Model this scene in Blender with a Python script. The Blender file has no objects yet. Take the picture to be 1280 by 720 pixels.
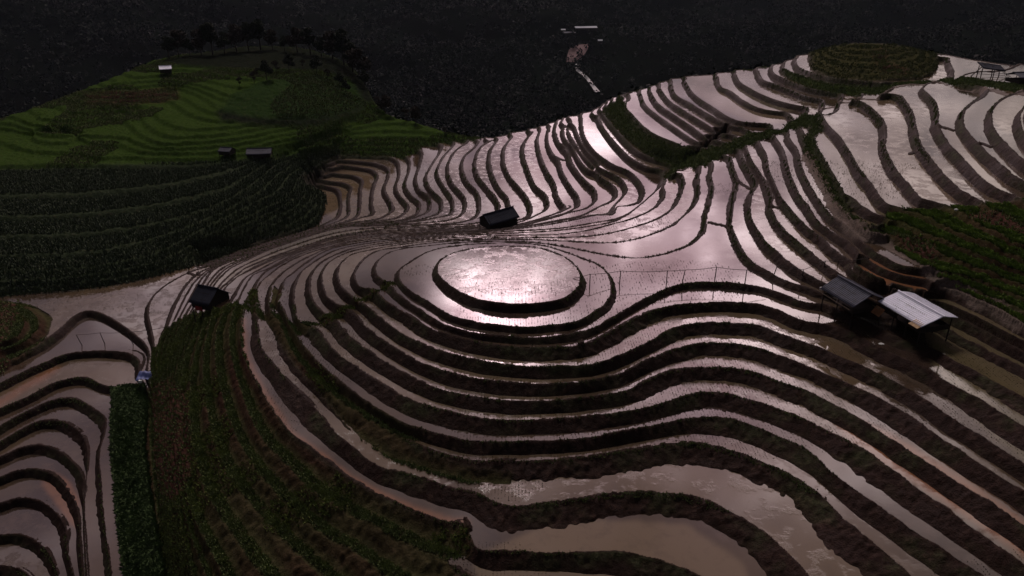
# Rice terraces on a hillside, seen from the air at dusk.
import bpy, bmesh, math, random
import numpy as np
from mathutils import Vector, Matrix, noise as mnoise
R = math.radians
random.seed(7); rng = np.random.default_rng(7)
sc = bpy.context.scene; COL = sc.collection

# ------------------------------------------------------------------ camera
ZC, PIT, FPX = 41.5, R(24.5), 914.0
STEP = 1.10                                  # height of one terrace, metres
ZK = [-90, -40, -3, -2, -1, 0, 1, 2, 3, 4, 5, 6, 7, 8, 9, 10, 11, 12, 13, 20]
ZV = [-135, -43.1, -2.4, -1.7, -1.0, 0, .95, 1.9, 2.8, 3.7, 4.8, 5.9, 7.1, 8.3, 9.5, 10.7, 11.9, 13.1, 14.4, 23]
def zm(l): return np.interp(l, ZK, ZV)       # terrace number -> metres
cP, sP = math.cos(PIT), math.sin(PIT)
cd = bpy.data.cameras.new('camera'); cam = bpy.data.objects.new('camera', cd); COL.objects.link(cam)
cam.location = (0, 0, ZC); cam.rotation_euler = (R(90) - PIT, 0, 0)
cd.sensor_width = 36; cd.lens = FPX / 1280 * 36; cd.clip_start = 0.5; cd.clip_end = 9000
sc.camera = cam

def ray(px, py, z):
    """survey point: image bearing + known height -> place on the ground"""
    a = (np.asarray(px, float) - 640) / FPX; b = (360 - np.asarray(py, float)) / FPX
    dy = cP + b * sP; dz = -sP + b * cP
    t = (np.asarray(z, float) - ZC) / dz
    return a * t, dy * t
def pix(x, y, z):
    dep = y * cP - (z - ZC) * sP
    return 640 + FPX * x / dep, 360 - FPX * (y * sP + (z - ZC) * cP) / dep

# ------------------------------------------------------------------ surveyed terrace edges: (level, points)
LN = []
def L(lev, s, closed=False):
    p = [tuple(float(v) for v in q.split(',')) for q in s.split()]
    LN.append((lev, p, closed))
# mound and its rings
L(0, "640,308 665,309.5 687,315 707,324 720,336 725,347 722,357 712,368 695,375 677,378 640,380 607,376 585,369 568,360 552,347 547,336 550,328 560,321 577,315 610,309.5", True)
L(-1, "640,304 652,304.3 677,307 700,314 727,324 750,335 760,347 763,360 762,370 757,379 740,392 720,402.5 690,406.5 655,409.5 640,408 595,403 557,391.5 535,377 508,360 499,349 499,341 512,330 537,315.5 570,308 605,305", True)
L(-2, "1034,381.5 1009,378.5 978,368 955,359.5 931,355.6 900,352.3 870,352.5 850,354.5 830,361.5 800,377 765,398 744,409.5 722,416 692,421 655,422.5 640,421.5 595,417 553,405 527,389 500,370 487,357 478,350 470.5,342 471,331 481,320 502.5,312 534,308 581,303.6 640,302.4 677,305 715,311.5 760,321 800,325 840,317.5 870,305 882,290 883,272 887,257.5 890.8,232.5 888.5,221.5 891,208")
L(-2, "1034,381.5 1080,402 1130,425 1171,438 1197,453.5 1221,465 1252,482.5 1280,498 1350,540")
L(-3, "875,209 873,225 873.5,243 869.7,254 854,271.5 843,282 822,292 796,300.5 765,305 734,304 702,302 640,299.8 580,301.5 549,303.5 506,309.3 463,319 448,333 443.5,347 449,358 467,362.5 480,375.5 510,393 537,410.5 570,421 640,434 690,434 725,432 765,413 802,393 835,383 850,381 900,378 931,379 955,382 970,387 994,398 1025,405 1041,407 1100,435 1158,462 1177,473 1197,484 1221,497 1244,511 1280,533 1350,575")
L(-4, "835,218 848,214 855,228 852,240 848,251 840,262 827,272 796,284 749,295 702,298 640,297.5 580,299.5 549,301.5 500,306.5 463,313.5 435,322 426,331 422,343 425,355 433,366 452,379.5 470,393 495,412.5 535,432.5 582,447.5 640,457 700,458 750,454 780,442.5 815,425 840,411 865,405 915,404.5 947,407 970,415 994,424 1017,431.5 1050,446 1085,461 1120,478 1155,499 1189,523 1221,542 1252,562 1280,580 1350,625")
L(-5, "835,220 829,234 830.6,245 820,259 796,272 765,281 734,289 687,294.5 640,295 560,298.2 500,304.5 463,310 425,320.5 408,332 402,344 404,358 409,371 419,380 436,387 460,411 495,436 532,456 570,468 640,479 700,479.5 740,476 780,465 815,447.5 852,434 877,429 915,430 947,435 970,443 994,451.5 1040,471 1088,492 1139,521 1158,536 1189,556.5 1210,571 1280,615 1350,660")
L(-6, "832,226 812,245 801,255 773,275 734,284 687,289.5 640,292 560,296.5 500,302.5 463,307 420,319 398,332 389,344 387.5,360 390,374 397,385 408,393 420,401 445,427 480,451 515,471 545,485 595,496 640,501.5 675,502 715,499.5 750,495 780,489 810,475 840,462.5 865,459.5 910,460 940,464.5 987,481 1005,486.5 1034,500.5 1073,522.5 1104,542.5 1135,563 1185,596 1235,626 1280,657 1350,705")
L(-7, "746,144 753,158 770,180 794,202 812.5,210 832,211 826,232 806,254 775,273 741.5,279.5 702,286 640,289.7 560,295 500,300.5 463,304.5 412,317 387.5,332 375,343 369,357 367,374 369,386 371,399 395,410.5 417,438 445,458 475,478 515,500 555,513 620,525 650,525.5 692,524 735,520 770,516.5 810,509 840,500 865,492.5 880,490.5 910,492.5 940,501 984,515 1034,538.5 1081,563 1110,584 1160,619 1210,656 1280,706 1350,750")
L(-8, "726,147 729,169 741,188 764.5,205 790,217.5 801,230 805,241 800,252 785,258 770,260 767,267 746,269.5 718,275.5 687,281 650,286 600,290.5 560,293.5 500,298.5 463,302 405,315.5 383,329 369,340 354,355 354,361 348,375 353,386 360,402 372,421 392,448 425,476 460,503 505,529 545,541.5 580,550 640,552 715,549.5 785,539 815,532.5 852,525 877,522 915,524 940,531.5 975,546 1010,562 1035,587 1085,623 1135,659 1185,691 1230,721 1280,755")
L(-9, "709,154 714,172.5 724,185 733,197.5 743,207 757,214 778,226.5 783,237.5 777,248 768,257.5 764,266 740,269.5 710,275 670,282 600,289.5 560,292 500,297 463,299.5 405,313 385,322 366,333 350,345 342,354 339,362 337,377 338,388 350,402 362,430 390,470 440,510 490,540 510,550.5 545,565 582,574 640,575 740,569.5 790,561.5 852,551.5 877,552.5 902,557.5 960,578 1010,604 1060,651 1110,689 1150,721 1200,757")
L(-10, "700,153 709,160 714,172 723,187 732,199 741,209 751,222 763,230 769,236 770.5,245 764,252 749,259 727.5,270 700,275.5 650,284 600,288.5 560,290.8 500,295.5 463,297.5 405,311 380,319 351,333.5 336,345 323,357 320,365 321,385 322,400 328,435 353,467 396,510 420,540.5 445,562.5 475,583 515,592.5 570,611 585,613 640,632 677,627 722,621.5 762,614.5 802,612 840,614.5 880,620.5 920,640 960,665 990,693 1022,721 1060,755")
L(-11, "695,152 694,165 697.5,177.5 709,190 715,206 728,223 745,242 745.5,248 736,259 713,266 687,274 650,282.5 600,287.5 560,289.6 500,294 463,295.8 400,310 372,319.5 344,333.5 330,342 323,350.5 317,363 309,376 303,400 304,440 323,480 365,541 402,568 440,598 475,618 520,638 560,651 583,653 588,668 594,684 640,687.5 677,691.5 740,690 790,691.5 827,700 880,721 940,755")
L(-12, "687,158 684,176 692,195 698,201 702,215 712,232 723,249 724,256 715,263 687,272.5 650,281.5 600,286.5 560,288.4 500,292.5 463,294.2 400,308 370,317.5 336,336.5 316,345 306,359 300,371 291,392 288,430 300,480 327,545 357,577 395,617 427,635 482,665 545,695 567,705 600,722 700,728 760,735 850,765")
L(-13, "676,161 672,173 674,190 684,215 692,227.5 698,248 705,256 713,258.5 706,263 686,270.5 650,280.5 600,285.5 560,287.3 500,291 463,292.8 400,306.5 350,324.5 325,337.5 304,351 298,360 293,371 281,390 275,402 270,440 280,500 320,585 370,637 407,670 445,690 480,715 540,765")
L(-14, "666.5,165 656,177.5 654,193 659,210 668,231 684,248 684.5,259 667,271 648,278.5 600,284.5 560,286.2 500,289.5 463,291.4 400,304.5 380,312 345,324 315,337.5 293,349 282,360 277,371 266,393 262,410 255,450 262,520 285,590 320,635 352,670 395,710 450,765")
L(-15, "640.5,171 631,184 629,199 635,218 648,234 659,248 664,262 663,269 645,277 600,283.2 560,285 500,288 463,290 400,303 380,310.5 345,322 318,334.5 296,347.5 283,359.5 275,367 262,390 252,415 240,470 240,540 262,620 300,680 330,722 360,765")
L(-16, "622,174 612,191.5 612,206 616,221 624.5,237 634,248 636,262 626,275 600,281.5 560,283.5 520,285 480,287 454,290.5 427,295.5 411,298.5 389,306 361,314.6 329,326.5 301,339.5 287,351.5 276,361 270,371 254,395 242,420 224,480 224,560 241,640 270,700 300,765")
L(-17, "617,175 601,184 594,201 596,218 609,235 620,249 624,258 618,272 600,279 560,281.5 500,284 470,285.5 455,287.5")
L(-18, "599,177.5 593,185 579,198 577,207 584,227.5 596,240 600,252 600,260 595,272 580.6,278 552,280.6 500,281.5 460,283 430,284 420,286 400,291 370,300.5 335,313.5 307,326.5 286,337.5 267,357.5 259,372 241,395 228,430 218,480 214,560 224,640 242,725 255,765")
L(-19, "-70,245 0,243 120,239 245,222 300,208 340,193 390,180 440,165 500,162 560,168 585,176.5 568,190 559,211 563,226 581,250 582,256 577,269 565,275 534,279 500,280.5")
L(-20, "-70,272 0,270 120,265 240,245 295,228 330,206 380,187 430,172 480,170 540,172 568,178 554,196.5 546,215 554,232.5 566,251 565,267 544,273 500,279 480,280.5")
L(-21, "-70,297 0,294 120,289 235,268 290,246 325,222 350,201 390,189 430,179 500,177 540,178 553,181 548,194 540,206 532,223 538,237 552,251 551,264 533,273 505,278 470,280 440,282 410,287.5 370,298.5 329,312 307,320.5 282.5,329.5 267,337.5 254,354.5 248,367 232,393 216,430 208,480 207,560 215,640 231,725 240,765")
L(-22, "-70,322 0,319 120,313 215,290 278,264 325,238 345,220 368,204 395,194 430,184.5 470,184 515,186 526.5,189 524,207.5 519.5,223 523,236 537,248 537,262 521,271.5 489,278 470,279")
L(-23, "-70,341 0,338 120,332 205,312 260,283 315,254 346,238 360,220 385,205 400,197 430,190 470,190 504,193 511,200 511,214 506,232.5 512,243 525,256 523,265 505,275 474,278")
L(-24, "419,194 466,195 489,197 496,201 499,217 495,236 502,248 511,259 502,270 474,276.5 440,280.5 410,286 370,296.8 329,309.8 300,319 271,331.5 246.5,343.5 229,362.5 220,380 207,412 198,435 198,470 200,560 208,640 221,725 229,765")
L(-25, "422,200 458,203 477,206.5 485,211 485,221.5 480,236 487,251 492,262 480,271.5 458,278")
L(-26, "421,206 450,210 467.5,214 472,220 469.5,228 465.6,240 465,257 467,267 450,273 420,281")
L(-27, "403,215 427,218 446,221 453,226 451,236 450,256 447,270 427,279 400,287 370,295.3 329,307 300,316.5 270,327.5 250,336.5")
L(-28, "388,222 411,227 431.5,230 439,234 436,245 435,270 417.5,279 400,285 370,293.5")
L(-29, "388,228 408,233 424,238 426,245 423,271.5 408,281 380,290.5 350,299 320,308.5 290,317.5 262,328 248,334.5")
L(-29.6, "245,333 262,325.5 320,306.5 350,296.5 380,287.5 396,279 404,262 406,248 403,240 380,233")
# large low paddy on the left and the bowl below it
L(-26, "-70,377 0,370 50,367 100,363 140,358 200,345 235,335.5")
L(-26, "-70,374 0,371.8 40,370 75,368.8 92,375 97,383 87,396 73,413 55,427 30,441 0,453 -70,480")
L(-25.4, "-70,376 0,374 22,374.5 45,381 62,391 64,398 59,414 40,428 0,442")
L(-23.6, "-70,390 0,392 25,400 20,415 -20,425 -70,430")
L(-27, "-70,510 0,479 30,464 60,451 82,442 107,438.5 140,438 172,440.5 178,443.5 174,477 184,488 192,510 194,560 202,640 214,722 221,765")
L(-28, "-70,540 0,511 35,496 75,476 105,471 130,481 142,483 160,481 172,480.5 182,495 190,560 199,640 211,722 217,765")
L(-29, "-70,572 0,533 37,513 75,498 95,498 112,506 132,515 140,512.5 133,540 125,567 127,602 130,640 137,690 141,722 148,765")
L(-30, "-70,590 0,553 25,538 50,526 72,525 92,531 104,541 110,556 110,585 106,605 107,665 112,722 118,765")
L(-31, "-70,600 0,571 25,560 55,556 75,563 92,578 101,588 106,600 105,640 108,722 113,765")
L(-32, "-70,612 0,596 20,588 42,585 65,591 82,606 94,626 99,645 100,660 104,722 108,765")
L(-33, "-70,640 0,628 15,622 32,620 57,626 75,641 87,663 85,682 92,722 98,765")
L(-34, "-70,672 0,668 20,666 45,673 60,686 72,711 76,724 84,765")
L(-35, "-70,705 0,706 20,707 37,716 46,726 60,765")
L(-36, "-70,745 0,745 20,750 30,765")
# right hill
L(-1, "912.6,196 916.5,210.6 922,228 918,248 915,267 914,279 920,296 930,315 940.6,327 955,336.5 978,349 1009,360 1025,365 1065,380 1110,394 1150,402 1177,408 1202,422 1224,433 1252,447 1280,461 1350,500")
L(0, "924,187 929,201 939,218 946,230 941,240 937.6,254 938,270 947,288 959,304 975,318 987.5,329 1001,338 1012.5,345 1025,352 1065,366 1112,377 1145,385 1174,389 1200,399 1225,411 1260,430 1280,440 1350,480")
L(1, "931,182 938,200 948,216 958,231 964,246 963,258 969,273 981,288 997,302 1012.5,314.7 1030,329 1040,337 1057,348 1075,358 1100,367 1112,371 1145,375 1174,378 1200,388 1225,400 1260,419 1280,429 1350,467")
L(2, "948,178 957,195 960,212 968,232.5 976,248 984,257.5 997,272.5 1009,285 1028,299 1040.6,311.6 1056,322.5 1067,330 1086,343.5 1112,353.5 1137.5,360.5 1160,364 1185,364 1200,368 1217,376 1241,387 1280,410 1350,448")
L(3, "966.6,170 977.5,187 984,207.5 990,226 998,243.5 1009,257.5 1020,275.6 1040.6,291 1064,307 1072,318 1070,328 1088,342 1113,351.5 1138,357.5 1160,356 1180,352 1200,354 1241,371 1290,396 1350,425")
L(4, "984,171.6 996,189 1001,209 1010,229 1023,250 1040.6,272.5 1056,283.5 1077,303.5 1103,320.7 1129,333 1150,336 1175,338 1200,343 1241,357 1290,380 1350,405")
L(5, "1003,165 1010,186 1028,213 1042,238 1053,256 1066,273 1082,284 1100,285.5 1118,293 1150,305 1205,326 1250,343 1290,360 1350,385")
L(6, "1016,172 1020,184 1034,207 1045,227.5 1056,249.5 1068.6,265.5 1080.7,276 1093,281.5 1103,280 1115,276 1150,286 1200,308 1240,325 1290,342 1350,365")
L(7, "1026,143 1034,155.6 1047,168 1062.5,190 1073,209 1087.5,227.5 1101.5,248 1110,256 1122,259 1150,267 1200,290 1240,307 1290,324 1350,345")
L(8, "1064,125.5 1072,126 1091,136 1103,148 1108,170 1106,179 1111,195 1125,218 1140.6,235 1151.5,248 1165,251.5 1185,258 1230,281 1290,313 1350,335")
L(9, "1100,119 1118.5,114 1132,127.5 1140,141 1144,158.5 1150,179 1164,199 1180,218 1200,237 1210,243 1222,249 1245,262 1290,286 1350,305")
L(10, "1186,72 1188,80 1192,88 1188,100 1175,104 1158,106.5 1154,111 1160.5,118 1170,129 1172,140.5 1172,157 1179,170 1186,181 1200,194.5 1213,209 1230,225 1245,235 1258,240.5 1290,256 1350,270")
L(11, "1290,98 1250,92 1215,92 1204,96 1206,101 1225,107.5 1240,112.5 1237,116 1213,132 1205,140 1203,148 1204,156 1211,168 1222,180 1235,193 1250,205.5 1265,218 1280,226.5 1350,240")
L(12, "1340,105 1300,110 1280,115 1270,118 1255,124 1242,136 1239,147.5 1241,159 1248,170 1259,182 1280,201 1350,225")
L(13, "1350,110 1290,128 1276,145 1277,158 1290,180 1350,205")
# upper group and hill top
L(-2, "781,127 781,134 790,145 805,160 820,170 838,177 858,186")
L(-1, "801,118 805,130 820,144 840,158 862,173 880,183")
L(0, "812.7,115 821,129 840,142.7 862.7,158 883,172 899,177")
L(1, "823,110 837,127 857.6,141 883,156.5 904,167.7 918,169")
L(2, "838.6,105 842,117 861,129 887,144.5 914,158 930,160")
L(3, "855,100 866,117 890,134 918,150.5 952,154.5 969,154.5 980,156")
L(4, "897,96 900,108 911,113.5 928,125.5 945,134 962.7,138.5 985,140 1000,141")
L(5, "918,92 923,101.5 935,110 952,118.7 978,128 999,133 1010,135")
L(6, "947,89 950.7,98 966,105 985,112 1008,121 1029,124 1045,123")
L(8, "977,85 1011.7,101 1046,107.5 1085,111 1112,111")
L(9, "993,74 995.4,82 1011.7,90.5 1037.6,97.5 1080.7,102.5 1100,104.5 1112,108 1118,112")
# disk shaped hill
L(9.5, "1012,76 1014,82 1035,91.5 1080,97 1150,93 1166,86 1171,76")
L(10.7, "1022,72 1040,82 1085,86.5 1145,82 1160,73")
L(12, "1038,63 1085,69 1138,63")
L(13, "1055,56.5 1085,55 1115,56")
# banks between groups
L(-5.6, "752,137 764,150 784,172 808,190 832,198 850,206")
L(-4.2, "760,129 772,145 788,163 812,182 834,190 858,197 885,192 905,183")
# grass and corn slopes behind, left
L(-28, "250,325 300,304 350,286 383,267 396,252 393,240 385,230")
L(-26, "252,312 300,291 345,270 374,253 381,240 380,230 390,220")
for lev, s in [(-24,"-70,355 0,352 100,345 200,325 262,294 322,264 355,248 366,238 372,224 385,213 400,204 419,195"),
 (-18,"-70,206 0,204 100,203 170,205 250,206 310,197 350,186 400,176 450,157 490,152 520,154"),
 (-17,"-70,175 0,165 30,170 100,178 106,188 160,194 250,196 310,190 350,180 400,169 440,153 475,142"),
 (-16,"150,176 175,187 200,189 250,189 310,183 350,174 400,164 440,149 465,136"),
 (-15,"25,155 50,165 100,167 130,168 158,170 185,181 250,182 310,176 350,167 400,158 440,144 460,132"),
 (-14,"30,150 60,157 90,155 120,146 160,146 172,160 190,173 250,175 310,169 350,160 400,152 440,139"),
 (-13,"50,146 90,148 130,138 175,138 188,155 210,167 250,168 310,161 350,153 400,145 435,133"),
 (-12,"75,130 85,136 150,131 190,133 205,148 230,158 270,158 320,153 400,139 430,128"),
 (-11,"105,126 160,128 215,124 240,140 265,148 320,145 400,132 425,122"),
 (-9.2,"110,113 170,116 222,110 255,122 272,133 330,130 395,120 418,112"),
 (-7,"140,103 220,100 262,108 290,118 340,113 400,104"),(-5.4,"170,92 230,88 275,97 310,103 350,98 395,90"),(-4,"205,82 260,80 300,88 340,86 385,80")]:
    L(lev, s)
SIL = [(-90,176,-16),(0,148,-14.5),(50,132,-12.5),(100,113,-9.8),(150,93,-6.4),(200,73,-3.6),(250,66,-2.8),(330,58,-2.5),(400,66,-3),(440,84,-7),(458,108,-11),(470,130,-14.5),(490,145,-17),
 (520,153,-18.2),(560,166,-19.2),(590,171,-18.4),(620,171,-15.8),(640,166,-14.9),(665,160.5,-13.7),(685,155,-12),(700,149,-10.7),(710,146,-9),(727,142,-8),(745,136,-7),(762,124,-4.5),(781,118,-2.2),
 (801,112,-1),(813,108,0),(823,104,1),(838,99,2),(855,96,3),(897,91.5,4),(918,88,5),(947,85,6),(975,79,7.5),(1000,69,9.2),(1015,66,9.6),(1050,56,12.6),(1085,54,13),(1120,56,12.6),(1160,65,9.8),(1200,71.5,10.3),(1280,81,11),(1370,92,12)]


def PG(s): return [tuple(float(v) for v in q.split(',')) for q in s.split()]
# ground cover zones (surveyed outlines)
ZN = [
 ('corn', PG("-90,382 0,372.5 50,367.5 100,363 140,358 200,345 235,336 262,326 320,306.5 350,296.5 380,287.5 398,280 406,262 409,248 405,239 385,232 378,224 400,212 416,196 428,189 340,197 250,203 120,206 -90,210")),
 ('field', PG("-90,210 120,206 250,203 340,197 428,189 424,195 470,195 505,198 513,193 524,188 529,181 548,180 600,174 612,150 500,60 420,0 -90,0")),
 ('bush', PG("275,140 290,118 330,100 380,92 425,95 450,112 455,135 400,152 330,152")),
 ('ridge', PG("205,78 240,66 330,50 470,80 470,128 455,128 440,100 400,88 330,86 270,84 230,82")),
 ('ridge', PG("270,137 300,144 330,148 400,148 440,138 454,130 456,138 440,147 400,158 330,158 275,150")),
 ('red', PG("105,115 220,110 224,124 150,130 106,128")),
 ('spur', PG("187,480 190,440 206,413 216,402 240,391 275,385 296,377 306,384 303,400 305,440 322,482 362,547 402,577 440,605 475,627 520,647 560,660 584,662 590,690 560,702 600,770 216,770 206,720 192,640 180,560")),
 ('corn', PG("141,486 180,482 184,500 181,560 192,640 207,722 214,775 166,775 157,722 149,660 143,600 140,560")),
 ('spur', PG("337,390 368,404 374,425 392,451 425,481 460,508 500,533 540,546 505,550 520,566 590,587 640,590 640,603 585,603 520,586 480,571 440,536 400,490 365,450 343,415")),
 ('spur', PG("290,376 322,384 333,390 352,390 356,399 372,402 398,402 402,394 432,382 450,371 472,362 480,352 492,350 497,356 478,362 466,370 448,381 432,390 416,403 396,406 372,419 355,425 330,400")),
 ('spur', PG("310,362 322,362 324,382 310,380")), ('spur', PG("341,354 354,362 352,372 344,388 336,380")),
 ('bank', PG("752,138 770,124 781,118 781,134 790,147 805,162 822,172 838,179 872,186 905,180 932,166 978,160 1000,143 1022,142 1030,152 1014,158 990,161 962,171 930,184 906,194 880,208 862,209 848,212 836,226 828,222 838,209 812,197 790,180 768,158")),
 ('bank', PG("1014,158 1022,150 1030,160 1019,172 1021,186 1035,209 1046,229 1057,251 1069,267 1081,277 1094,283 1110,283 1106,298 1082,288 1062,276 1046,258 1030,232 1015,207 1005,190 1004,172")),
 ('disk', PG("1011,66 1040,50 1130,48 1168,60 1174,78 1168,90 1150,97 1080,102 1035,97 1014,86")),
 ('grassy', PG("975,86 1012,96 1038,102 1085,106 1115,107 1113,113 1085,118 1046,118 1012,110 990,100")),
 ('grassy', PG("1098,115 1104,110 1116,105 1130,100 1165,97.5 1185,99 1203,96 1240,101 1290,104 1340,108 1340,119 1290,114.5 1240,110.5 1200,105.5 1165,101.5 1130,104.5 1116,109.5 1105,117")),
 ('red', PG("190,482 212,468 232,490 240,540 236,600 216,628 198,610 191,560")), ('red', PG("1092,62 1106,62 1110,78 1136,88 1134,92 1100,86 1096,76")),
 ('slope', PG("1103,284 1112,260 1135,262 1185,259 1280,250 1370,243 1370,450 1280,403 1241,380 1217,369 1200,360 1165,339 1120,308")),
 ('red', PG("-90,374 10,374 24,376 24,400 24,440 0,470 -90,500")), ('spur', PG("22,374 45,380.5 64,391 65,398 60,416 45,432 20,452 0,440 20,400")),
 ('red', PG("1200,262 1250,262 1300,285 1300,300 1255,285 1215,275")),('red', PG("1105,285 1150,292 1175,305 1170,330 1140,318")),
]
PATHS = [PG("1020,139.5 1040,131 1062,125 1090,121.5 1105,118 1116,110.5 1130,105.8 1165,102.8 1200,107.5 1240,113 1280,117 1340,121"),
         PG("1008,190 1020,214 1032,236 1042,256 1060,276 1085,290 1100,297 1120,309 1150,327 1167,340 1180,350 1200,361 1217,370 1241,381 1280,404 1340,436")]
XB = [PG("887,278 911,279.5"), PG("921,226 938,232"), PG("958,256.5 975,257"), PG("1173,157.5 1194,158.5"), PG("1225,178 1240,179"), PG("1069,323 1086,320"),       PG("726,431 728,425"), PG("1139,188 1146,183"), PG("498,283 499,289"), PG("552,284 552,288"), PG("701,181.5 717,182"), PG("690,197 706,197.5"), PG("236,341 250,342.5"), PG("582,650 588,660")]

# muddier paddies: (kind 1 orange clay, 2 olive silt, 3 tan), outlines
SILT = [(1, PG("298,398 306,398 308,440 326,478 367,540 404,566 442,596 478,614 522,634 562,647 588,650 586,660 558,656 518,645 473,625 437,604 399,575 362,547 320,485 301,442")),
 (1, PG("-90,500 0,496 30,476 62,455 78,452 60,470 30,486 0,508 -90,545")),(1, PG("50,600 60,590 85,598 100,625 98,655 88,655 70,628")),
 (2, PG("262,352 300,330 340,312 400,290 420,285.5 455,286 460,291 425,298 385,309 345,323 300,345 275,362")),(2, PG("671,160 688,158 690,180 700,205 690,210 672,195")),
 (3, PG("855,92 895,88 905,108 935,130 985,138 985,155 940,152 890,132 862,112")),(2, PG("897,92 917,90 928,105 960,122 1000,132 985,141 945,133 912,113")),
 (3, PG("1240,112 1290,112 1290,148 1258,165 1238,150 1245,130")),(3, PG("1098,120 1118,113 1134,128 1142,150 1152,182 1200,238 1190,252 1150,252 1120,215 1105,175 1105,148 1085,135 1070,128")),
 (3, PG("1180,158 1200,158 1215,178 1262,238 1240,240 1205,208 1186,178")),(2, PG("1020,150 1045,150 1090,215 1110,255 1105,280 1090,280 1060,240 1030,190")),
 (1, PG("1065,322 1088,318 1115,330 1150,342 1168,352 1160,364 1130,360 1085,345")),(2, PG("1150,370 1180,366 1290,420 1290,590 1180,480 1160,440")),
 (3, PG("380,225 460,205 500,230 520,265 440,280 400,262")),(1, PG("1040,515 1110,540 1200,590 1290,655 1290,700 1200,640 1120,590 1060,550")),
 (3, PG("700,640 860,650 930,700 940,730 600,730 590,700"))]
# ------------------------------------------------------------------ height field
NC, NR = 1580, 1320
T0, T1 = -1.12, 1.12; Y0, Y1 = 34.0, 640.0
S0, S1 = math.log(Y0), math.log(Y1)
def dens(p, closed=False, n=14):
    p = np.array(p, float)
    if closed: q = np.vstack([p[-1], p, p[0], p[1]])
    else: q = np.vstack([2*p[0]-p[1], p, 2*p[-1]-p[-2]])
    out = []
    for i in range(1, len(q)-2):
        a, b, c, d = q[i-1], q[i], q[i+1], q[i+2]
        seg = max(np.hypot(*(c[:2]-b[:2])), .5); m = max(3, int(seg/0.35))
        t = np.linspace(0, 1, m, endpoint=False)[:, None]
        # tangents limited so that unevenly spaced points do not overshoot
        la, lb, lc = np.hypot(*(b[:2]-a[:2]))+1e-6, seg, np.hypot(*(d[:2]-c[:2]))+1e-6
        m1 = ((b-a)/la*lb + (c-b)/lb*la)/(la+lb)*seg
        m2 = ((c-b)/lb*lc + (d-c)/lc*lb)/(lb+lc)*seg
        h = 2*t**3-3*t**2+1, t**3-2*t**2+t, -2*t**3+3*t**2, t**3-t**2
        out.append(h[0]*b+h[1]*m1+h[2]*c+h[3]*m2)
    if not closed: out.append(p[-1:])
    return np.vstack(out)
hc, hr = NC, NR
sumH = np.zeros((hr, hc)); cnt = np.zeros((hr, hc)); tw = np.zeros((hr, hc), bool)
def pin(x, y, lv):
    t = x/y; c = ((t-T0)/(T1-T0)*(hc-1)).round().astype(int); r = ((np.log(np.maximum(y, 1))-S0)/(S1-S0)*(hr-1)).round().astype(int)
    ok = (c >= 0) & (c < hc) & (r >= 0) & (r < hr)
    np.add.at(sumH, (r[ok], c[ok]), (np.zeros_like(x)+lv)[ok]); np.add.at(cnt, (r[ok], c[ok]), 1)
for lev, p, cl in LN:
    d = dens(p, cl); x, y = ray(d[:, 0], d[:, 1], zm(lev)); pin(x, y, lev)
d = dens(SIL); x, y = ray(d[:, 0], d[:, 1], zm(d[:, 2])); pin(x, y, d[:, 2])
# beyond the far rim the ground falls away into the valley
silt = x/y; o = np.argsort(silt)
tt = np.linspace(T0, T1, hc); ys = np.exp(np.linspace(S0, S1, hr))
ysil = np.interp(tt, silt[o], y[o]); hsil = np.interp(tt, silt[o], d[:, 2][o])
kern = np.ones(9)/9; ysil = np.convolve(np.pad(ysil, 4, 'edge'), kern, 'valid')
dist = ys[:, None]-ysil[None, :]
far = dist > 4
Hfar = hsil[None, :] - (0.42*np.clip(dist, 0, 400))/STEP
Hfar = np.maximum(Hfar, -74)
pinm = (cnt > 0); val = np.where(pinm, sumH/np.maximum(cnt, 1), 0)
pinm &= ~far; val = np.where(far, Hfar, val); pinm |= far
def solve(val, pinm, lvl):
    r, c = val.shape
    if min(r, c) > 24:
        r2, c2 = (r+1)//2, (c+1)//2
        vp = np.zeros((r2*2, c2*2)); pp = np.zeros((r2*2, c2*2)); vp[:r, :c] = val*pinm; pp[:r, :c] = pinm
        s = vp.reshape(r2, 2, c2, 2).sum((1, 3)); n = pp.reshape(r2, 2, c2, 2).sum((1, 3))
        H = solve(np.where(n > 0, s/np.maximum(n, 1), 0), n > 0, lvl+1)
        H = np.repeat(np.repeat(H, 2, 0), 2, 1)[:r, :c]
    else: H = np.full(val.shape, val[pinm].mean() if pinm.any() else 0.0)
    H = np.where(pinm, val, H)
    it = (60, 140, 220)[min(lvl, 2)] if lvl < 4 else 300
    wx, wy = ((hr-1)/(S1-S0)*(T1-T0)/(hc-1))**0, 1.0
    for k in range(it):
        P = np.pad(H, 1, 'edge')
        N = (P[:-2, 1:-1]+P[2:, 1:-1]+P[1:-1, :-2]+P[1:-1, 2:])/4
        H = np.where(pinm, val, N)
    return H
Hh = solve(val, pinm, 0)
def blur(A, n=1):
    for _ in range(n):
        P = np.pad(A, 1, 'edge'); A = (P[:-2, 1:-1]+2*P[1:-1, 1:-1]+P[2:, 1:-1])/4
        P = np.pad(A, 1, 'edge'); A = (P[1:-1, :-2]+2*P[1:-1, 1:-1]+P[1:-1, 2:])/4
    return A
H0 = blur(Hh, 1); hc, hr = NC//2, NR//2
def up(A, R_=None, C_=None):
    R_ = R_ or NR; C_ = C_ or NC
    r = np.linspace(0, A.shape[0]-1, R_); c = np.linspace(0, A.shape[1]-1, C_)
    r0 = np.minimum(r.astype(int), A.shape[0]-2); c0 = np.minimum(c.astype(int), A.shape[1]-2); fr = (r-r0)[:, None]; fc = (c-c0)[None]
    return (A[r0][:, c0]*(1-fr)*(1-fc)+A[r0+1][:, c0]*fr*(1-fc)+A[r0][:, c0+1]*(1-fr)*fc+A[r0+1][:, c0+1]*fr*fc)
H = H0
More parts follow.
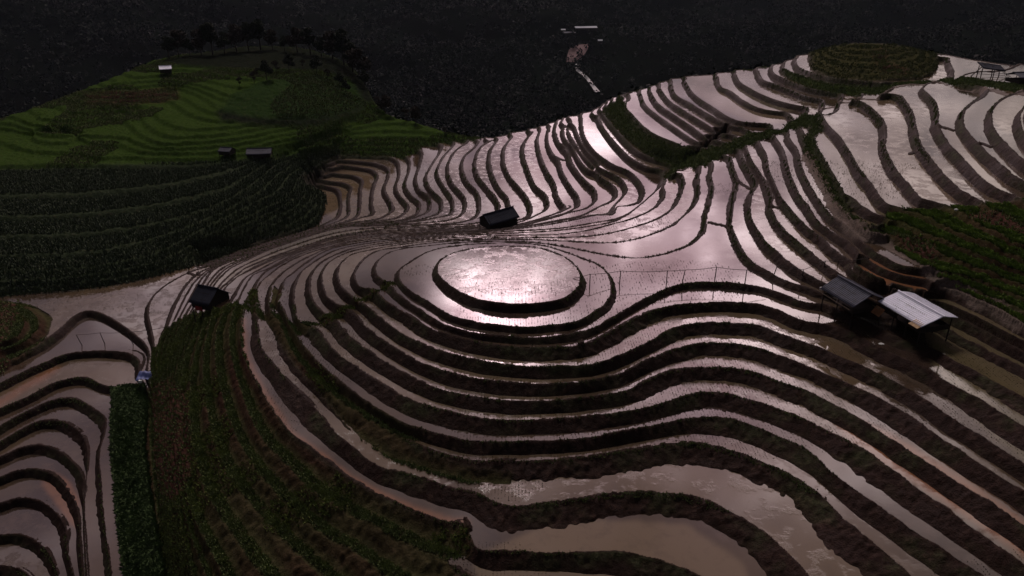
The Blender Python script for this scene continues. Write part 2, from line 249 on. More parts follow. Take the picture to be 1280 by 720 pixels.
Hh = up(H0, hr, hc); tt = np.linspace(T0, T1, hc); ys = np.exp(np.linspace(S0, S1, hr))
dist = ys[:, None]-np.interp(tt, np.linspace(T0, T1, NC), ysil)[None, :]; far = dist > 4
def smooth_saddle():
    global H
    T_ = np.linspace(T0, T1, NC)[None, :]; Y_ = np.exp(np.linspace(S0, S1, NR))[:, None]; p_, q_ = pix(T_*Y_, Y_+0*T_, zm(H))
    m = ((p_ > 300) & (p_ < 690) & (q_ > 276) & (q_ < 309)).astype(float); m = blur(m, 10)
    H = H*(1-m)+blur(H, 16)*m
smooth_saddle()
T = np.linspace(T0, T1, NC)[None, :]; Y = np.exp(np.linspace(S0, S1, NR))[:, None]
X = T*Y; YY = np.broadcast_to(Y, X.shape).copy()
Ht = np.gradient(H, axis=1)/((T1-T0)/(NC-1)); Hs = np.gradient(H, axis=0)/((S1-S0)/(NR-1))
g = np.hypot(Ht/Y, (Hs-T*Ht)/Y); g = blur(g, 1)+1e-4

def vnoise(x, y, f, seed=0):
    """smooth value noise on world coordinates"""
    x = x*f; y = y*f; xi = np.floor(x).astype(np.int64); yi = np.floor(y).astype(np.int64); fx = x-xi; fy = y-yi
    fx = fx*fx*(3-2*fx); fy = fy*fy*(3-2*fy)
    def h(a, b):
        n = (a*374761393 + b*668265263 + seed*974634777) & 0xffffffff
        n = ((n ^ (n >> 13))*1274126177) & 0xffffffff
        return ((n ^ (n >> 16)) & 0xffff)/65535.0
    return (h(xi, yi)*(1-fx)*(1-fy)+h(xi+1, yi)*fx*(1-fy)+h(xi, yi+1)*(1-fx)*fy+h(xi+1, yi+1)*fx*fy)*2-1
# ---- ground cover on the half grid
Xh = tt[None]*ys[:, None]; Yh = np.broadcast_to(ys[:, None], Xh.shape); Zh = zm(Hh)
Ph, Qh = pix(Xh, Yh, Zh)
el = (Zh-ZC)/Yh; cm = np.maximum.accumulate(el, 0); vis = el >= cm-1e-4
idx = np.where(vis, np.arange(hr)[:, None], hr-1); idx = np.minimum.accumulate(idx[::-1], 0)[::-1]
cc = np.arange(hc)[None, :]
Ph2 = Ph[idx, cc]; Qh2 = Qh[idx, cc]
def inside(poly):
    x0, x1 = min(p[0] for p in poly), max(p[0] for p in poly); y0, y1 = min(p[1] for p in poly), max(p[1] for p in poly)
    m = (Ph2 >= x0) & (Ph2 <= x1) & (Qh2 >= y0) & (Qh2 <= y1)
    px_, py_ = Ph2[m], Qh2[m]; r = np.zeros(px_.shape, bool); n = len(poly)
    for i in range(n):
        ax, ay = poly[i]; bx, by = poly[(i+1) % n]
        if ay == by: continue
        r ^= ((ay > py_) != (by > py_)) & (px_ < (bx-ax)*(py_-ay)/(by-ay)+ax)
    out = np.zeros(Ph2.shape, bool); out[m] = r; return out
EARTH = (.024, .0110, .0082)
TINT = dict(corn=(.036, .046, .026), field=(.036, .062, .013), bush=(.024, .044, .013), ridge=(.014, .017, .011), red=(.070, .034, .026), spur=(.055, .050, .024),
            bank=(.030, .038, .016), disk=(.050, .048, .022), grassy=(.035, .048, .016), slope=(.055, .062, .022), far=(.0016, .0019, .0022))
zone = np.zeros((hr, hc), int); names = ['earth'] + sorted(TINT)
for nm, poly in ZN: zone[inside(poly)] = names.index(nm)
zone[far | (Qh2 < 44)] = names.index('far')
# the strip just beyond the rim stays green
rim = far & (dist < 14); zone[rim] = names.index('bank')
lut = np.array([EARTH]+[TINT[k] for k in names[1:]])
tint = lut[zone]
tint = np.stack([blur(tint[..., i], 2) for i in range(3)], -1)
veg = blur((zone > 0).astype(float), 1)
silt = np.zeros((4, hr, hc))
for k_, poly in SILT: silt[k_][inside(poly)] = 1
for k_ in (1, 2, 3): silt[k_] = blur(silt[k_], 3)
pathm = np.zeros((hr, hc))
def hsample(A, x, y):
    c = np.clip((x/y-T0)/(T1-T0)*(A.shape[1]-1), 0, A.shape[1]-1.001); r = np.clip((np.log(y)-S0)/(S1-S0)*(A.shape[0]-1), 0, A.shape[0]-1.001)
    r0 = r.astype(int); c0 = c.astype(int); fr = r-r0; fc = c-c0
    return A[r0, c0]*(1-fr)*(1-fc)+A[r0+1, c0]*fr*(1-fc)+A[r0, c0+1]*(1-fr)*fc+A[r0+1, c0+1]*fr*fc
# look-up: image bearing -> ground point (smooth field) by nearest visible half-grid cell
vr, vc = np.nonzero(vis & (Ph > -60) & (Ph < 1340) & (Qh > -20) & (Qh < 760))
BK = {}
for r_, c_ in zip(vr[::1], vc[::1]):
    BK.setdefault((int(Ph[r_, c_])//8, int(Qh[r_, c_])//4), []).append((r_, c_))
def ground(px, py):
    best = None
    for rad in (1, 3, 8):
        for i in range(int(px)//8-rad, int(px)//8+rad+1):
            for j in range(int(py)//4-rad, int(py)//4+rad+1):
                for (r_, c_) in BK.get((i, j), ()):
                    dd = (Ph[r_, c_]-px)**2+(Qh[r_, c_]-py)**2
                    if best is None or dd < best[0]: best = (dd, r_, c_)
        if best: break
    _, r_, c_ = best
    return float(Xh[r_, c_]), float(Yh[r_, c_]), float(Zh[r_, c_])
bundm = np.zeros((NR, NC))
def stamp(M, pts, w):
    q = dens(pts)
    pr = None
    for a in q[::3]:
        x, y, z = ground(a[0], a[1])
        r = int((math.log(y)-S0)/(S1-S0)*(M.shape[0]-1)); c = int((x/y-T0)/(T1-T0)*(M.shape[1]-1))
        if pr is not None and math.hypot(r-pr[0], c-pr[1]) < 60:
            n = max(abs(r-pr[0]), abs(c-pr[1]), 1)
            for k in range(n+1):
                rr, c2 = pr[0]+(r-pr[0])*k//n, pr[1]+(c-pr[1])*k//n
                cell = y*(S1-S0)/M.shape[0]; kk = max(0, int(round(w/cell/2)))
                M[max(rr-kk, 0):rr+kk+1, max(c2-kk, 0):c2+kk+1] = 1
        pr = (r, c)
for p in PATHS: stamp(pathm, p, .8)
for p in XB: stamp(bundm, p, .55)
pathF = blur(up(pathm), 1); bundF = blur(bundm, 1)
vegF = up(veg); farF = up((zone == names.index('far')).astype(float)) > .5
tintF = np.stack([up(tint[..., i]) for i in range(3)], -1)
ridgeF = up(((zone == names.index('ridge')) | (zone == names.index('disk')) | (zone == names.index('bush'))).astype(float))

K = np.floor(H+.05); f = H+.05-K
w = 1/g
n1 = vnoise(X, YY, .55, 1); n2 = vnoise(X, YY, 1.7, 2); n3 = vnoise(X, YY, .13, 3)
dout = f*w*(1+.10*n2); din = (1-f)*w*(1+.12*n1)
cell = Y*(S1-S0)/(NR-1)
bw = np.minimum(.42+.0010*Y+.0048*np.clip(Y-80, 0, 140)+.07*n1, w*(.32+.55*np.clip((2.6-w)/1.4, 0, 1)))
rr = np.minimum(.95*(1+.25*n3)+.12*n2, .46*w)
rrv = np.minimum(2.3, .55*w)
isv = vegF > .5
Px0, Qz0 = pix(X, YY, zm(H)); fm = np.clip((Qz0-385)/40, 0, 1)*(Px0 > 290)*(H < -1.9); fm2 = np.clip((Qz0-420)/30, 0, 1)*np.clip((640-Px0)/60, 0, 1)*(Px0 > 290)
rr = np.where(fm > 0, np.minimum(rr*(1+.55*fm+.8*fm2+1.25*np.clip((Qz0-480)/70, 0, 1)), (.46+.14*fm)*w), rr)
rr = np.where(isv, rrv, rr)
BH = .17+.0011*np.clip(Y-85, 0, 130)
lip = np.clip(1-dout/np.maximum(bw, 1e-3), 0, 1); lip = lip*lip*(3-2*lip)
lip = np.where(dout < bw*.5, np.maximum(lip, .85), lip)
ris = np.clip(1-din/np.maximum(rr, 1e-3), 0, 1); ris = np.where(isv, ris*ris*(3-2*ris), ris**.92)
flat = zm(K)-.10*(1-vegF); SK = zm(K+1)-zm(K)
Z = flat + np.where(isv, 0, (BH+.10)*lip) + (SK+.10*(1-vegF)+np.where(isv, 0, BH))*ris
Z = np.where(~isv, Z + np.where((bundF > .3) & (ris < .1), .34*np.clip(bundF*1.6, 0, 1), 0), Z)
Pz, Qz = pix(X, YY, zm(H))
narrow = np.clip((2.9-w)/.9, 0, 1)*((Pz > 318) & (Pz < 660) & (Qz > 280) & (Qz < 307)); narrow = blur(narrow, 3)
Z = Z*(1-narrow)+(zm(H-.2)+.28)*narrow
slopey = np.clip(lip+ris*2, 0, 1)
n4 = vnoise(X, YY, 3.4, 5)
Z += slopey*(.10*n2+.10*n1+.06*n4)*np.clip(rr, 0, 1)*np.clip(1.35-YY/150, .15, 1)
Z += vegF*(.14*n2+.22*n1)
smooth = zm(H)+.5*n1*0
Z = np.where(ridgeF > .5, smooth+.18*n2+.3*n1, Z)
zf = zm(H) + 2.2*vnoise(X, YY, .06, 9)+1.1*n3
Z = np.where(farF, zf-1.0, Z)
Z = np.where((pathF > .3) & ~farF, Z+.30*np.clip(pathF*1.5, 0, 1)*(ris < .3), Z)
# ---- mesh from grid
def grid_mesh(name, Xa, Ya, Za, keep, attrs=None, mat=None, smooth=True):
    r, c = Xa.shape
    used = np.zeros((r, c), bool); kr, kc = np.nonzero(keep)
    for a in (0, 1):
        for b in (0, 1): used[kr+a, kc+b] = True
    ids = np.full((r, c), -1, np.int64); ids[used] = np.arange(used.sum())
    co = np.stack([Xa[used], Ya[used], Za[used]], -1).astype(np.float32)
    F = np.stack([ids[kr, kc], ids[kr, kc+1], ids[kr+1, kc+1], ids[kr+1, kc]], -1).astype(np.int32)
    me = bpy.data.meshes.new(name); me.vertices.add(len(co)); me.vertices.foreach_set('co', co.ravel())
    me.loops.add(F.size); me.loops.foreach_set('vertex_index', F.ravel())
    me.polygons.add(len(F)); me.polygons.foreach_set('loop_start', np.arange(0, F.size, 4, dtype=np.int32))
    me.polygons.foreach_set('loop_total', np.full(len(F), 4, np.int32))
    if smooth: me.polygons.foreach_set('use_smooth', np.ones(len(F), bool))
    for k, A in (attrs or {}).items():
        if A.ndim == 3:
            at = me.attributes.new(k, 'FLOAT_COLOR', 'POINT'); v = np.ones((len(co), 4), np.float32); v[:, :3] = A[used]; at.data.foreach_set('color', v.ravel())
        else:
            at = me.attributes.new(k, 'FLOAT', 'POINT'); at.data.foreach_set('value', A[used].astype(np.float32))
    me.update(); me.validate()
    if mat: me.materials.append(mat)
    o = bpy.data.objects.new(name, me); COL.objects.link(o); return o
Pf, Qf = pix(X, YY, Z)
dep = YY*cP-(Z-ZC)*sP
inv = (Pf > -330) & (Pf < 1620) & (Qf < 1020) & (Qf > -60)
kp = inv[:-1, :-1] & (Y[:-1] < 620)
COLD = tintF.copy()
spF = up(((zone == names.index('spur')) | (zone == names.index('slope'))).astype(float))[..., None]*np.clip(ris*2.2-.1, 0, 1)[..., None]*(.55+.45*n3[..., None])
COLD = COLD*(1-spF)+np.array((.046, .022, .017))*spF
pth = np.clip(pathF*1.5, 0, 1)[..., None]
COLD = COLD*(1-pth)+np.array((.13, .095, .080))*pth
RIS = np.clip(ris*1.5, 0, 1)*(1-pth[..., 0])
# ------------------------------------------------------------------ materials
def newmat(name):
    m = bpy.data.materials.new(name); m.use_nodes = True; nt = m.node_tree; nt.nodes.clear()
    o = nt.nodes.new('ShaderNodeOutputMaterial'); b = nt.nodes.new('ShaderNodeBsdfPrincipled'); nt.links.new(b.outputs[0], o.inputs[0]); return m, nt, b
def N(nt, t, **k):
    n = nt.nodes.new(t)
    for a, v in k.items():
        if a.startswith('i_'):
            key = a[2:]; key = int(key) if key.isdigit() else key.replace('_', ' ')
            s = n.inputs[key]
            if hasattr(v, 'is_linked') or isinstance(v, bpy.types.NodeSocket): nt.links.new(v, s)
            else: s.default_value = v
        else: setattr(n, a, v)
    return n
def M_(nt, op, a, b=0.0, c=None):
    n = nt.nodes.new('ShaderNodeMath'); n.operation = op
    for i, v in enumerate((a, b) if c is None else (a, b, c)):
        if isinstance(v, bpy.types.NodeSocket): nt.links.new(v, n.inputs[i])
        else: n.inputs[i].default_value = v
    return n.outputs[0]
def mixc(nt, f, a, b, mode='MIX'):
    n = nt.nodes.new('ShaderNodeMix'); n.data_type = 'RGBA'; n.blend_type = mode
    for s, v in ((n.inputs[0], f), (n.inputs[6], a), (n.inputs[7], b)):
        if isinstance(v, bpy.types.NodeSocket): nt.links.new(v, s)
        else: s.default_value = (*v, 1) if isinstance(v, tuple) and len(v) == 3 else v
    return n.outputs[2]
def ramp(nt, f, stops):
    n = nt.nodes.new('ShaderNodeValToRGB'); nt.links.new(f, n.inputs[0]); e = n.color_ramp.elements
    while len(e) < len(stops): e.new(.5)
    for i, (p, c) in enumerate(stops): e[i].position = p; e[i].color = (c, c, c, 1) if not isinstance(c, tuple) else (*c, 1)
    return n.outputs[0]
def simple(name, col, rough=.8, var=.35, scale=2.0, metal=0.0, bump=.0, spec=.3):
    m, nt, b = newmat(name); g_ = N(nt, 'ShaderNodeNewGeometry'); tc = N(nt, 'ShaderNodeTexCoord')
    n = N(nt, 'ShaderNodeTexNoise', i_Vector=tc.outputs['Object'], i_Scale=scale, i_Detail=5.0)
    f = ramp(nt, n.outputs[0], [(.3, 1-var), (.7, 1+var)])
    c = mixc(nt, 1.0, tuple(col), f, 'MULTIPLY'); nt.links.new(c, b.inputs['Base Color'])
    b.inputs['Roughness'].default_value = rough; b.inputs['Metallic'].default_value = metal; b.inputs['Specular IOR Level'].default_value = spec
    if bump:
        bp = N(nt, 'ShaderNodeBump', i_Height=n.outputs[0], i_Strength=bump, i_Distance=.05); nt.links.new(bp.outputs[0], b.inputs['Normal'])
    return m
# ground
mg, nt, b = newmat('ground')
geo = N(nt, 'ShaderNodeNewGeometry'); pos = geo.outputs['Position']
at = N(nt, 'ShaderNodeAttribute', attribute_name='tint'); av = N(nt, 'ShaderNodeAttribute', attribute_name='veg'); ar = N(nt, 'ShaderNodeAttribute', attribute_name='riser')
na = N(nt, 'ShaderNodeTexNoise', i_Vector=pos, i_Scale=.12, i_Detail=5.0, i_Roughness=.6)
nb = N(nt, 'ShaderNodeTexNoise', i_Vector=pos, i_Scale=1.1, i_Detail=6.0, i_Roughness=.65)
nc = N(nt, 'ShaderNodeTexNoise', i_Vector=pos, i_Scale=6.0, i_Detail=4.0, i_Roughness=.7)
# banks partly overgrown with short dark grass, patch by patch
gm = M_(nt, 'MULTIPLY', ramp(nt, na.outputs[0], [(.50, 0.0), (.60, 1.0)]), ramp(nt, nb.outputs[0], [(.38, 0.25), (.62, 1.0)]))
gm = M_(nt, 'MULTIPLY', gm, M_(nt, 'SUBTRACT', 1.0, av.outputs['Fac']))
gm = M_(nt, 'MULTIPLY', gm, M_(nt, 'MULTIPLY_ADD', ar.outputs['Fac'], .6, .15))
c = mixc(nt, gm, at.outputs['Color'], (.034, .044, .018))
redm = M_(nt, 'MULTIPLY', ramp(nt, nb.outputs[0], [(.55, 0.0), (.72, 1.0)]), .5)
c = mixc(nt, redm, c, (.062, .036, .026))
v = ramp(nt, nb.outputs[0], [(.25, .6), (.75, 1.4)]); c = mixc(nt, 1.0, c, v, 'MULTIPLY')
v = ramp(nt, nc.outputs[0], [(.3, .65), (.7, 1.35)]); c = mixc(nt, 1.0, c, v, 'MULTIPLY')
nt.links.new(c, b.inputs['Base Color']); nt.links.new(M_(nt, 'MULTIPLY', M_(nt, 'SUBTRACT', 1.0, av.outputs['Fac']), .10), b.inputs['Specular IOR Level'])
nt.links.new(ramp(nt, na.outputs[0], [(.3, .55), (.7, .9)]), b.inputs['Roughness'])
bb = N(nt, 'ShaderNodeBump', i_Height=M_(nt, 'ADD', M_(nt, 'MULTIPLY', nb.outputs[0], 1.0), M_(nt, 'MULTIPLY', nc.outputs[0], .35)), i_Strength=.9, i_Distance=.35)
nt.links.new(bb.outputs[0], b.inputs['Normal'])
# paddy water over mud
mw, nt, b = newmat('paddy_water')
geo = N(nt, 'ShaderNodeNewGeometry'); pos = geo.outputs['Position']
ap = N(nt, 'ShaderNodeAttribute', attribute_name='paddy')
na = N(nt, 'ShaderNodeTexNoise', i_Vector=pos, i_Scale=.05, i_Detail=5.0, i_Roughness=.6)
nb = N(nt, 'ShaderNodeTexNoise', i_Vector=pos, i_Scale=.45, i_Detail=6.0, i_Roughness=.65)
nc = N(nt, 'ShaderNodeTexNoise', i_Vector=pos, i_Scale=7.0, i_Detail=4.0, i_Roughness=.7)
mud = mixc(nt, ramp(nt, na.outputs[0], [(.40, 0.0), (.62, 1.0)]), (.034, .022, .018), (.070, .046, .028))
mud = mixc(nt, M_(nt, 'MULTIPLY', ramp(nt, nb.outputs[0], [(.5, 0.0), (.7, 1.0)]), .6), mud, (.080, .048, .034))
mud = mixc(nt, M_(nt, 'MULTIPLY', ramp(nt, ap.outputs['Fac'], [(.35, 0.0), (.8, .8)]), ramp(nt, na.outputs[0], [(.35, .3), (.6, 1.0)])), mud, (.130, .092, .055))

for an, cl_ in (('clay', (.20, .085, .040)), ('olive', (.105, .082, .045)), ('tan', (.15, .105, .065))):
    sa_ = N(nt, 'ShaderNodeAttribute', attribute_name=an); mud = mixc(nt, M_(nt, 'MULTIPLY', sa_.outputs['Fac'], ramp(nt, nb.outputs[0], [(.25, .5), (.5, .95)])), mud, cl_)
nt.links.new(mud, b.inputs['Base Color'])
# churned mud breaks the mirror in some paddies
pm = M_(nt, 'MULTIPLY', ramp(nt, nb.outputs[0], [(.52, 0.0), (.60, 1.0)]), ramp(nt, ap.outputs['Fac'], [(.45, 0.05), (.75, 1.0)]))
clod = M_(nt, 'MULTIPLY', ramp(nt, nc.outputs[0], [(.50, 0.0), (.58, 1.0)]), pm)
ro = M_(nt, 'ADD', M_(nt, 'MULTIPLY', clod, .35), M_(nt, 'MULTIPLY', ramp(nt, nb.outputs[0], [(.45, 0.0), (.8, 1.0)]), .08)); ro = M_(nt, 'ADD', ro, .015)
nt.links.new(ro, b.inputs['Roughness']); b.inputs['IOR'].default_value = 1.55; b.inputs['Specular IOR Level'].default_value = .5
h = M_(nt, 'ADD', M_(nt, 'MULTIPLY', nc.outputs[0], M_(nt, 'MULTIPLY_ADD', pm, .5, .035)), M_(nt, 'MULTIPLY', nb.outputs[0], .05))
bb = N(nt, 'ShaderNodeBump', i_Height=h, i_Strength=.16, i_Distance=.22); nt.links.new(bb.outputs[0], b.inputs['Normal'])

terr = grid_mesh('terrain', X, YY, Z, kp, dict(tint=COLD, veg=vegF, riser=RIS), mg); terr['kind'] = 'structure'
WZ = zm(K) + .10
sameK = (K[:-1, :-1] == K[1:, :-1]) & (K[:-1, :-1] == K[:-1, 1:]) & (K[:-1, :-1] == K[1:, 1:])
wk = kp & sameK & (vegF[:-1, :-1] < .75) & ~farF[:-1, :-1] & (ris[:-1, :-1] < .5) & (pathF[:-1, :-1] < .55) & (narrow[:-1, :-1] < .4)
padd = np.modf(np.abs(np.sin(K*12.9898+4.1)*43758.5))[0]
wat = grid_mesh('water', X, YY, WZ, wk, dict(paddy=padd, clay=up(silt[1]), olive=up(silt[2]), tan=up(silt[3])), mw, smooth=False); wat['kind'] = 'structure'
# ------------------------------------------------------------------ far valley and mountains
def fz(x, y):
    d_ = np.hypot(x*.9, y)
    base = -118 + 0*d_
    up_ = np.minimum(np.clip((d_-900)/1500, 0, None)**1.15*190, 210)
    left = np.clip((-x-.02*y-120)/600, 0, None)**1.1*70*np.clip((d_-450)/500, 0, 1)
    right = np.clip((x-.10*y-90)/500, 0, None)**1.05*60*np.clip((d_-420)/400, 0, 1)
    rg = vnoise(x, y, .0021, 21)*95+vnoise(x, y, .0052, 22)*42+vnoise(x, y, .013, 23)*26+vnoise(x, y, .04, 24)*4
    amp = np.clip((d_-420)/900, 0.05, 1)
    return base+up_+left+right+rg*amp*.62
FR, FC = 520, 620
fy = np.exp(np.linspace(math.log(230), math.log(6500), FR))[:, None]; ft = np.linspace(-1.25, 1.25, FC)[None]
FX = ft*fy; FY = np.broadcast_to(fy, FX.shape).copy()
FZ = fz(FX, FY); FZ = np.where(FY < 650, np.minimum(FZ, -114), FZ)
ftn = (1+.7*vnoise(FX, FY, .011, 61)+.5*vnoise(FX, FY, .03, 62))[..., None]
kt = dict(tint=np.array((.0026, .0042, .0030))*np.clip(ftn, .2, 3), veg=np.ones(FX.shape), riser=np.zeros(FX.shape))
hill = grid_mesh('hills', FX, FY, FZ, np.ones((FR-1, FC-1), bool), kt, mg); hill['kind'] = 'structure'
# ------------------------------------------------------------------ things
def lk(o, parent=None):
    COL.objects.link(o)
    if parent: o.parent = parent
    return o
def thing(name, label, cat, loc, group=None):
    o = bpy.data.objects.new(name, None); o.location = loc; o.empty_display_size = .3; lk(o); o['label'] = label; o['category'] = cat
    if group: o['group'] = group
    return o
class MB:
    def __init__(s): s.v = []; s.f = []
    def quad(s, a, b, c, d): n = len(s.v); s.v += [tuple(a), tuple(b), tuple(c), tuple(d)]; s.f.append((n, n+1, n+2, n+3))
    def box(s, c, ax, ay, az):
        c = Vector(c); ax, ay, az = Vector(ax)/2, Vector(ay)/2, Vector(az)/2; n = len(s.v)
        for k in (-1, 1):
            for j in (-1, 1):
                for i in (-1, 1): s.v.append(tuple(c+ax*i+ay*j+az*k))
        for q in ((0,2,3,1),(4,5,7,6),(0,1,5,4),(2,6,7,3),(0,4,6,2),(1,3,7,5)): s.f.append(tuple(n+i for i in q))
    def bar(s, a, b, r0, r1=None, seg=7):
        a, b = Vector(a), Vector(b); r1 = r0 if r1 is None else r1; d = (b-a).normalized(); u = d.orthogonal().normalized(); w_ = d.cross(u); n = len(s.v)
        for p, r in ((a, r0), (b, r1)):
            for i in range(seg): t = 2*math.pi*i/seg; s.v.append(tuple(p+(u*math.cos(t)+w_*math.sin(t))*r))
        for i in range(seg): j = (i+1) % seg; s.f.append((n+i, n+j, n+seg+j, n+seg+i))
        s.f.append(tuple(n+seg+i for i in range(seg))); s.f.append(tuple(n+seg-1-i for i in range(seg)))
    def build(s, name, mat, parent=None, smooth=False):
        me = bpy.data.meshes.new(name); me.from_pydata(s.v, [], s.f); me.update()
        if smooth: me.polygons.foreach_set('use_smooth', np.ones(len(me.polygons), bool))
        me.materials.append(mat); return lk(bpy.data.objects.new(name, me), parent)
def gz(x, y): return float(hsample(Z, np.array([x], float), np.array([y], float))[0])
def drop_to(px, py, h=0.0):
    """ground point (plus height h) seen on an image bearing"""
    for z in np.arange(30, -115, -.15):
        x, y = ray(px, py, z)
        if y <= Y0 or y > Y1-2: continue
        if z - h <= gz(float(x), float(y)): return Vector((float(x), float(y), float(z)))
    return None
mwood = simple('weathered_wood', (.085, .058, .040), .85, .45, 6, bump=.3); mdark = simple('dark_wood', (.035, .026, .022), .9, .4, 6, bump=.3)
mred = simple('red_cloth', (.30, .03, .03), .8); mbam = simple('bamboo', (.20, .14, .08), .7, .3, 3)
def tin(name, col, rough, spec=.5, streak=.3, metal=0.0):
    m, nt, b = newmat(name); tc = N(nt, 'ShaderNodeTexCoord'); mp = N(nt, 'ShaderNodeMapping', i_0=tc.outputs['Object'], i_Scale=(1, 1, 1))
    n = N(nt, 'ShaderNodeTexNoise', i_Vector=mp.outputs[0], i_Scale=1.3, i_Detail=6.0, i_Roughness=.7)
    n2 = N(nt, 'ShaderNodeTexNoise', i_Vector=mp.outputs[0], i_Scale=9.0, i_Detail=4.0)
    c = mixc(nt, 1.0, tuple(col), ramp(nt, n.outputs[0], [(.3, 1-streak), (.7, 1+streak*.6)]), 'MULTIPLY')
    c = mixc(nt, ramp(nt, n2.outputs[0], [(.60, 0.0), (.72, .6)]), c, (.13, .07, .045)); nt.links.new(c, b.inputs['Base Color'])
    b.inputs['Roughness'].default_value = rough; b.inputs['Specular IOR Level'].default_value = spec; b.inputs['Metallic'].default_value = metal; return m
mt_light = tin('pale_fibre_sheet', (.88, .86, .99), .5, .5, .10, .12); mt_dark = tin('weathered_dark_sheet', (.07, .07, .10), .6, .4, .5, .3)
mt_blue = tin('old_blue_black_sheet', (.030, .032, .050), .8, .2, .4); mt_violet = tin('dull_violet_sheet', (.06, .058, .085), .7, .3, .3)
def sheet(mb, a0, a1, e0, e1, amp, pitch, th=.03, lap=None):
    """corrugated slope from ridge a0-a1 to eave e0-e1, ribs running down the slope"""
    a0, a1, e0, e1 = map(Vector, (a0, a1, e0, e1)); L_ = (a1-a0).length; nx = max(8, int(L_/pitch*6)); nrm = (a1-a0).cross(e0-a0).normalized()
    if nrm.z < 0: nrm = -nrm
    rows = 5; n = len(mb.v)
    for side in (0, 1):
        for j in range(rows+1):
            v_ = j/rows
            for i in range(nx+1):
                u = i/nx; p = (a0.lerp(a1, u)).lerp(e0.lerp(e1, u), v_); h = amp*math.sin(u*L_/pitch*2*math.pi)
                if lap: h += .05*((u*L_/lap) % 1 > .5)
                h += -.10*math.sin(v_*3.14)*math.sin(u*3.14)-.015*math.sin(u*23+j*2)
                mb.v.append(tuple(p+nrm*(h-th*side)))
    W = nx+1; S = W*(rows+1)
    for side in (0, 1):
        for j in range(rows):
            for i in range(nx):
                q = [n+side*S+j*W+i, n+side*S+j*W+i+1, n+side*S+(j+1)*W+i+1, n+side*S+(j+1)*W+i]; mb.f.append(tuple(q if not side else q[::-1]))
    for j in (0, rows):
        for i in range(nx): mb.f.append((n+j*W+i, n+j*W+i+1, n+S+j*W+i+1, n+S+j*W+i))
def hut(name, label, px, py, h, ang, L_, hw, dr, mroof, posts=3, walls='half', hw2=None, dr2=None, amp=.045, pitch=.30, group=None, over=.0, clutter=None, tilt=0.0):
    c = drop_to(px, py, h); d = Vector((math.cos(R(ang)), math.sin(R(ang)), 0)); q = Vector((d.y, -d.x, 0))     # q faces the camera side
    if q.y > 0: q = -q
    hw2 = hw2 or hw; dr2 = dr2 or dr
    base = Vector((c.x, c.y, c.z-h)); t = thing(name, label, 'hut', base, group)
    A = -d*L_/2+Vector((0, 0, h-tilt)); B = d*L_/2+Vector((0, 0, h+tilt)); up_ = Vector((0, 0, 1))
    for (s_, w_, r_) in ((1, hw, dr), (-1, hw2, dr2)):
        mb = MB(); sheet(mb, A, B, A+q*s_*w_-up_*r_, B+q*s_*w_-up_*r_, amp, pitch); o = mb.build('roof', mroof, t, True)
        if s_ == 1:
            k = MB(); k.bar(A-d*.15+up_*.03, B+d*.15+up_*.03, .10, seg=6); k.build('ridge_cap', mroof, o)
            for v_ in (.35, .7):
                k = MB(); k.bar(A+(q*w_-up_*r_)*v_-up_*.12, B+(q*w_-up_*r_)*v_-up_*.12, .05, seg=5); k.build('purlin', mdark, o)
    def gl(p): w_ = base+p; return gz(w_.x, w_.y)-base.z
    for s_, w_, r_ in ((1, hw*.82, dr*.82), (-1, hw2*.82, dr2*.82)):
        for i in range(posts):
            u = -.44+.88*i/(posts-1); p = d*L_*u+q*s_*w_; mb = MB(); zt = h-r_-.06; zb = gl(p)-.3
            mb.bar((p.x, p.y, zb), (p.x, p.y, zt), .09, .075, 7); mb.build('post', mdark, t)
    # raised floor
    fl = max(gl(d*L_*u+q*s) for u in (-.4, .4) for s in (-hw2*.7, hw*.7))+.35
    fl = min(fl, h-dr-1.2)
    mb = MB(); nb_ = 12
    for i in range(nb_):
        u = -.43+.86*(i+.5)/nb_; mb.box((d*L_*u+q*(hw-hw2)*.4)[:2]+(fl,) if False else Vector((*(d*L_*u+q*(hw-hw2)*.4)[:2], fl)), d*L_*.86/nb_*.93, q*(hw+hw2)*.78, up_*.06)
    mb.build('floor_deck', mdark, t)
    if walls != 'none':
        ht = (h-dr-fl)*(.55 if walls == 'half' else .98)
        for s_, w_ in ((1, hw*.80), (-1, hw2*.80)):
            mb = MB(); n = int(L_*.86/.22)
            for i in range(n):
                if walls == 'half' and s_ == 1 and .38 < i/n < .62: 
                    if mb.v: mb.build('wall', mdark, t); mb = MB()
                    continue
                u = -.43+.86*(i+.5)/n; hh = ht*(1-.08*random.random()); p = d*L_*u+q*s_*w_
                mb.box(Vector((p.x, p.y, fl+hh/2)), d*.20, q*.03, up_*hh)
            mb.build('wall', mdark, t)
        for e in (-.43, .43):
            mb = MB(); n = int((hw+hw2)*.8/.22)
            for i in range(n):
                v_ = -hw2*.8+(hw+hw2)*.8*(i+.5)/n; top = (h-fl-.1-(dr/hw)*abs(v_)) if walls == 'full' else ht; top *= (1-.05*random.random()); p = d*L_*e+q*v_
                mb.box(Vector((p.x, p.y, fl+top/2)), q*.20, d*.03, up_*top)
            mb.build('wall', mdark, t)
    return t, d, q, h, fl, gl
h4 = hut('field_hut', 'open field hut with pale ribbed roof sheets, beside a darker roofed hut', 1151, 379, 4.2, -75, 7.4, 3.0, 1.05, mt_light, posts=4, hw2=2.2, dr2=.45)
h3 = hut('field_hut', 'field hut with dark weathered roof, left of the pale roofed hut', 1069, 356, 4.2, -72, 6.2, 2.7, 1.45, mt_dark, posts=3, hw2=2.4, dr2=1.0)
h1 = hut('field_hut', 'lone blue-black roofed hut on the saddle just behind the round paddy', 623, 263, 3.8, 33, 7.4, 2.7, 1.7, mt_blue, posts=3, walls='full', tilt=.25)
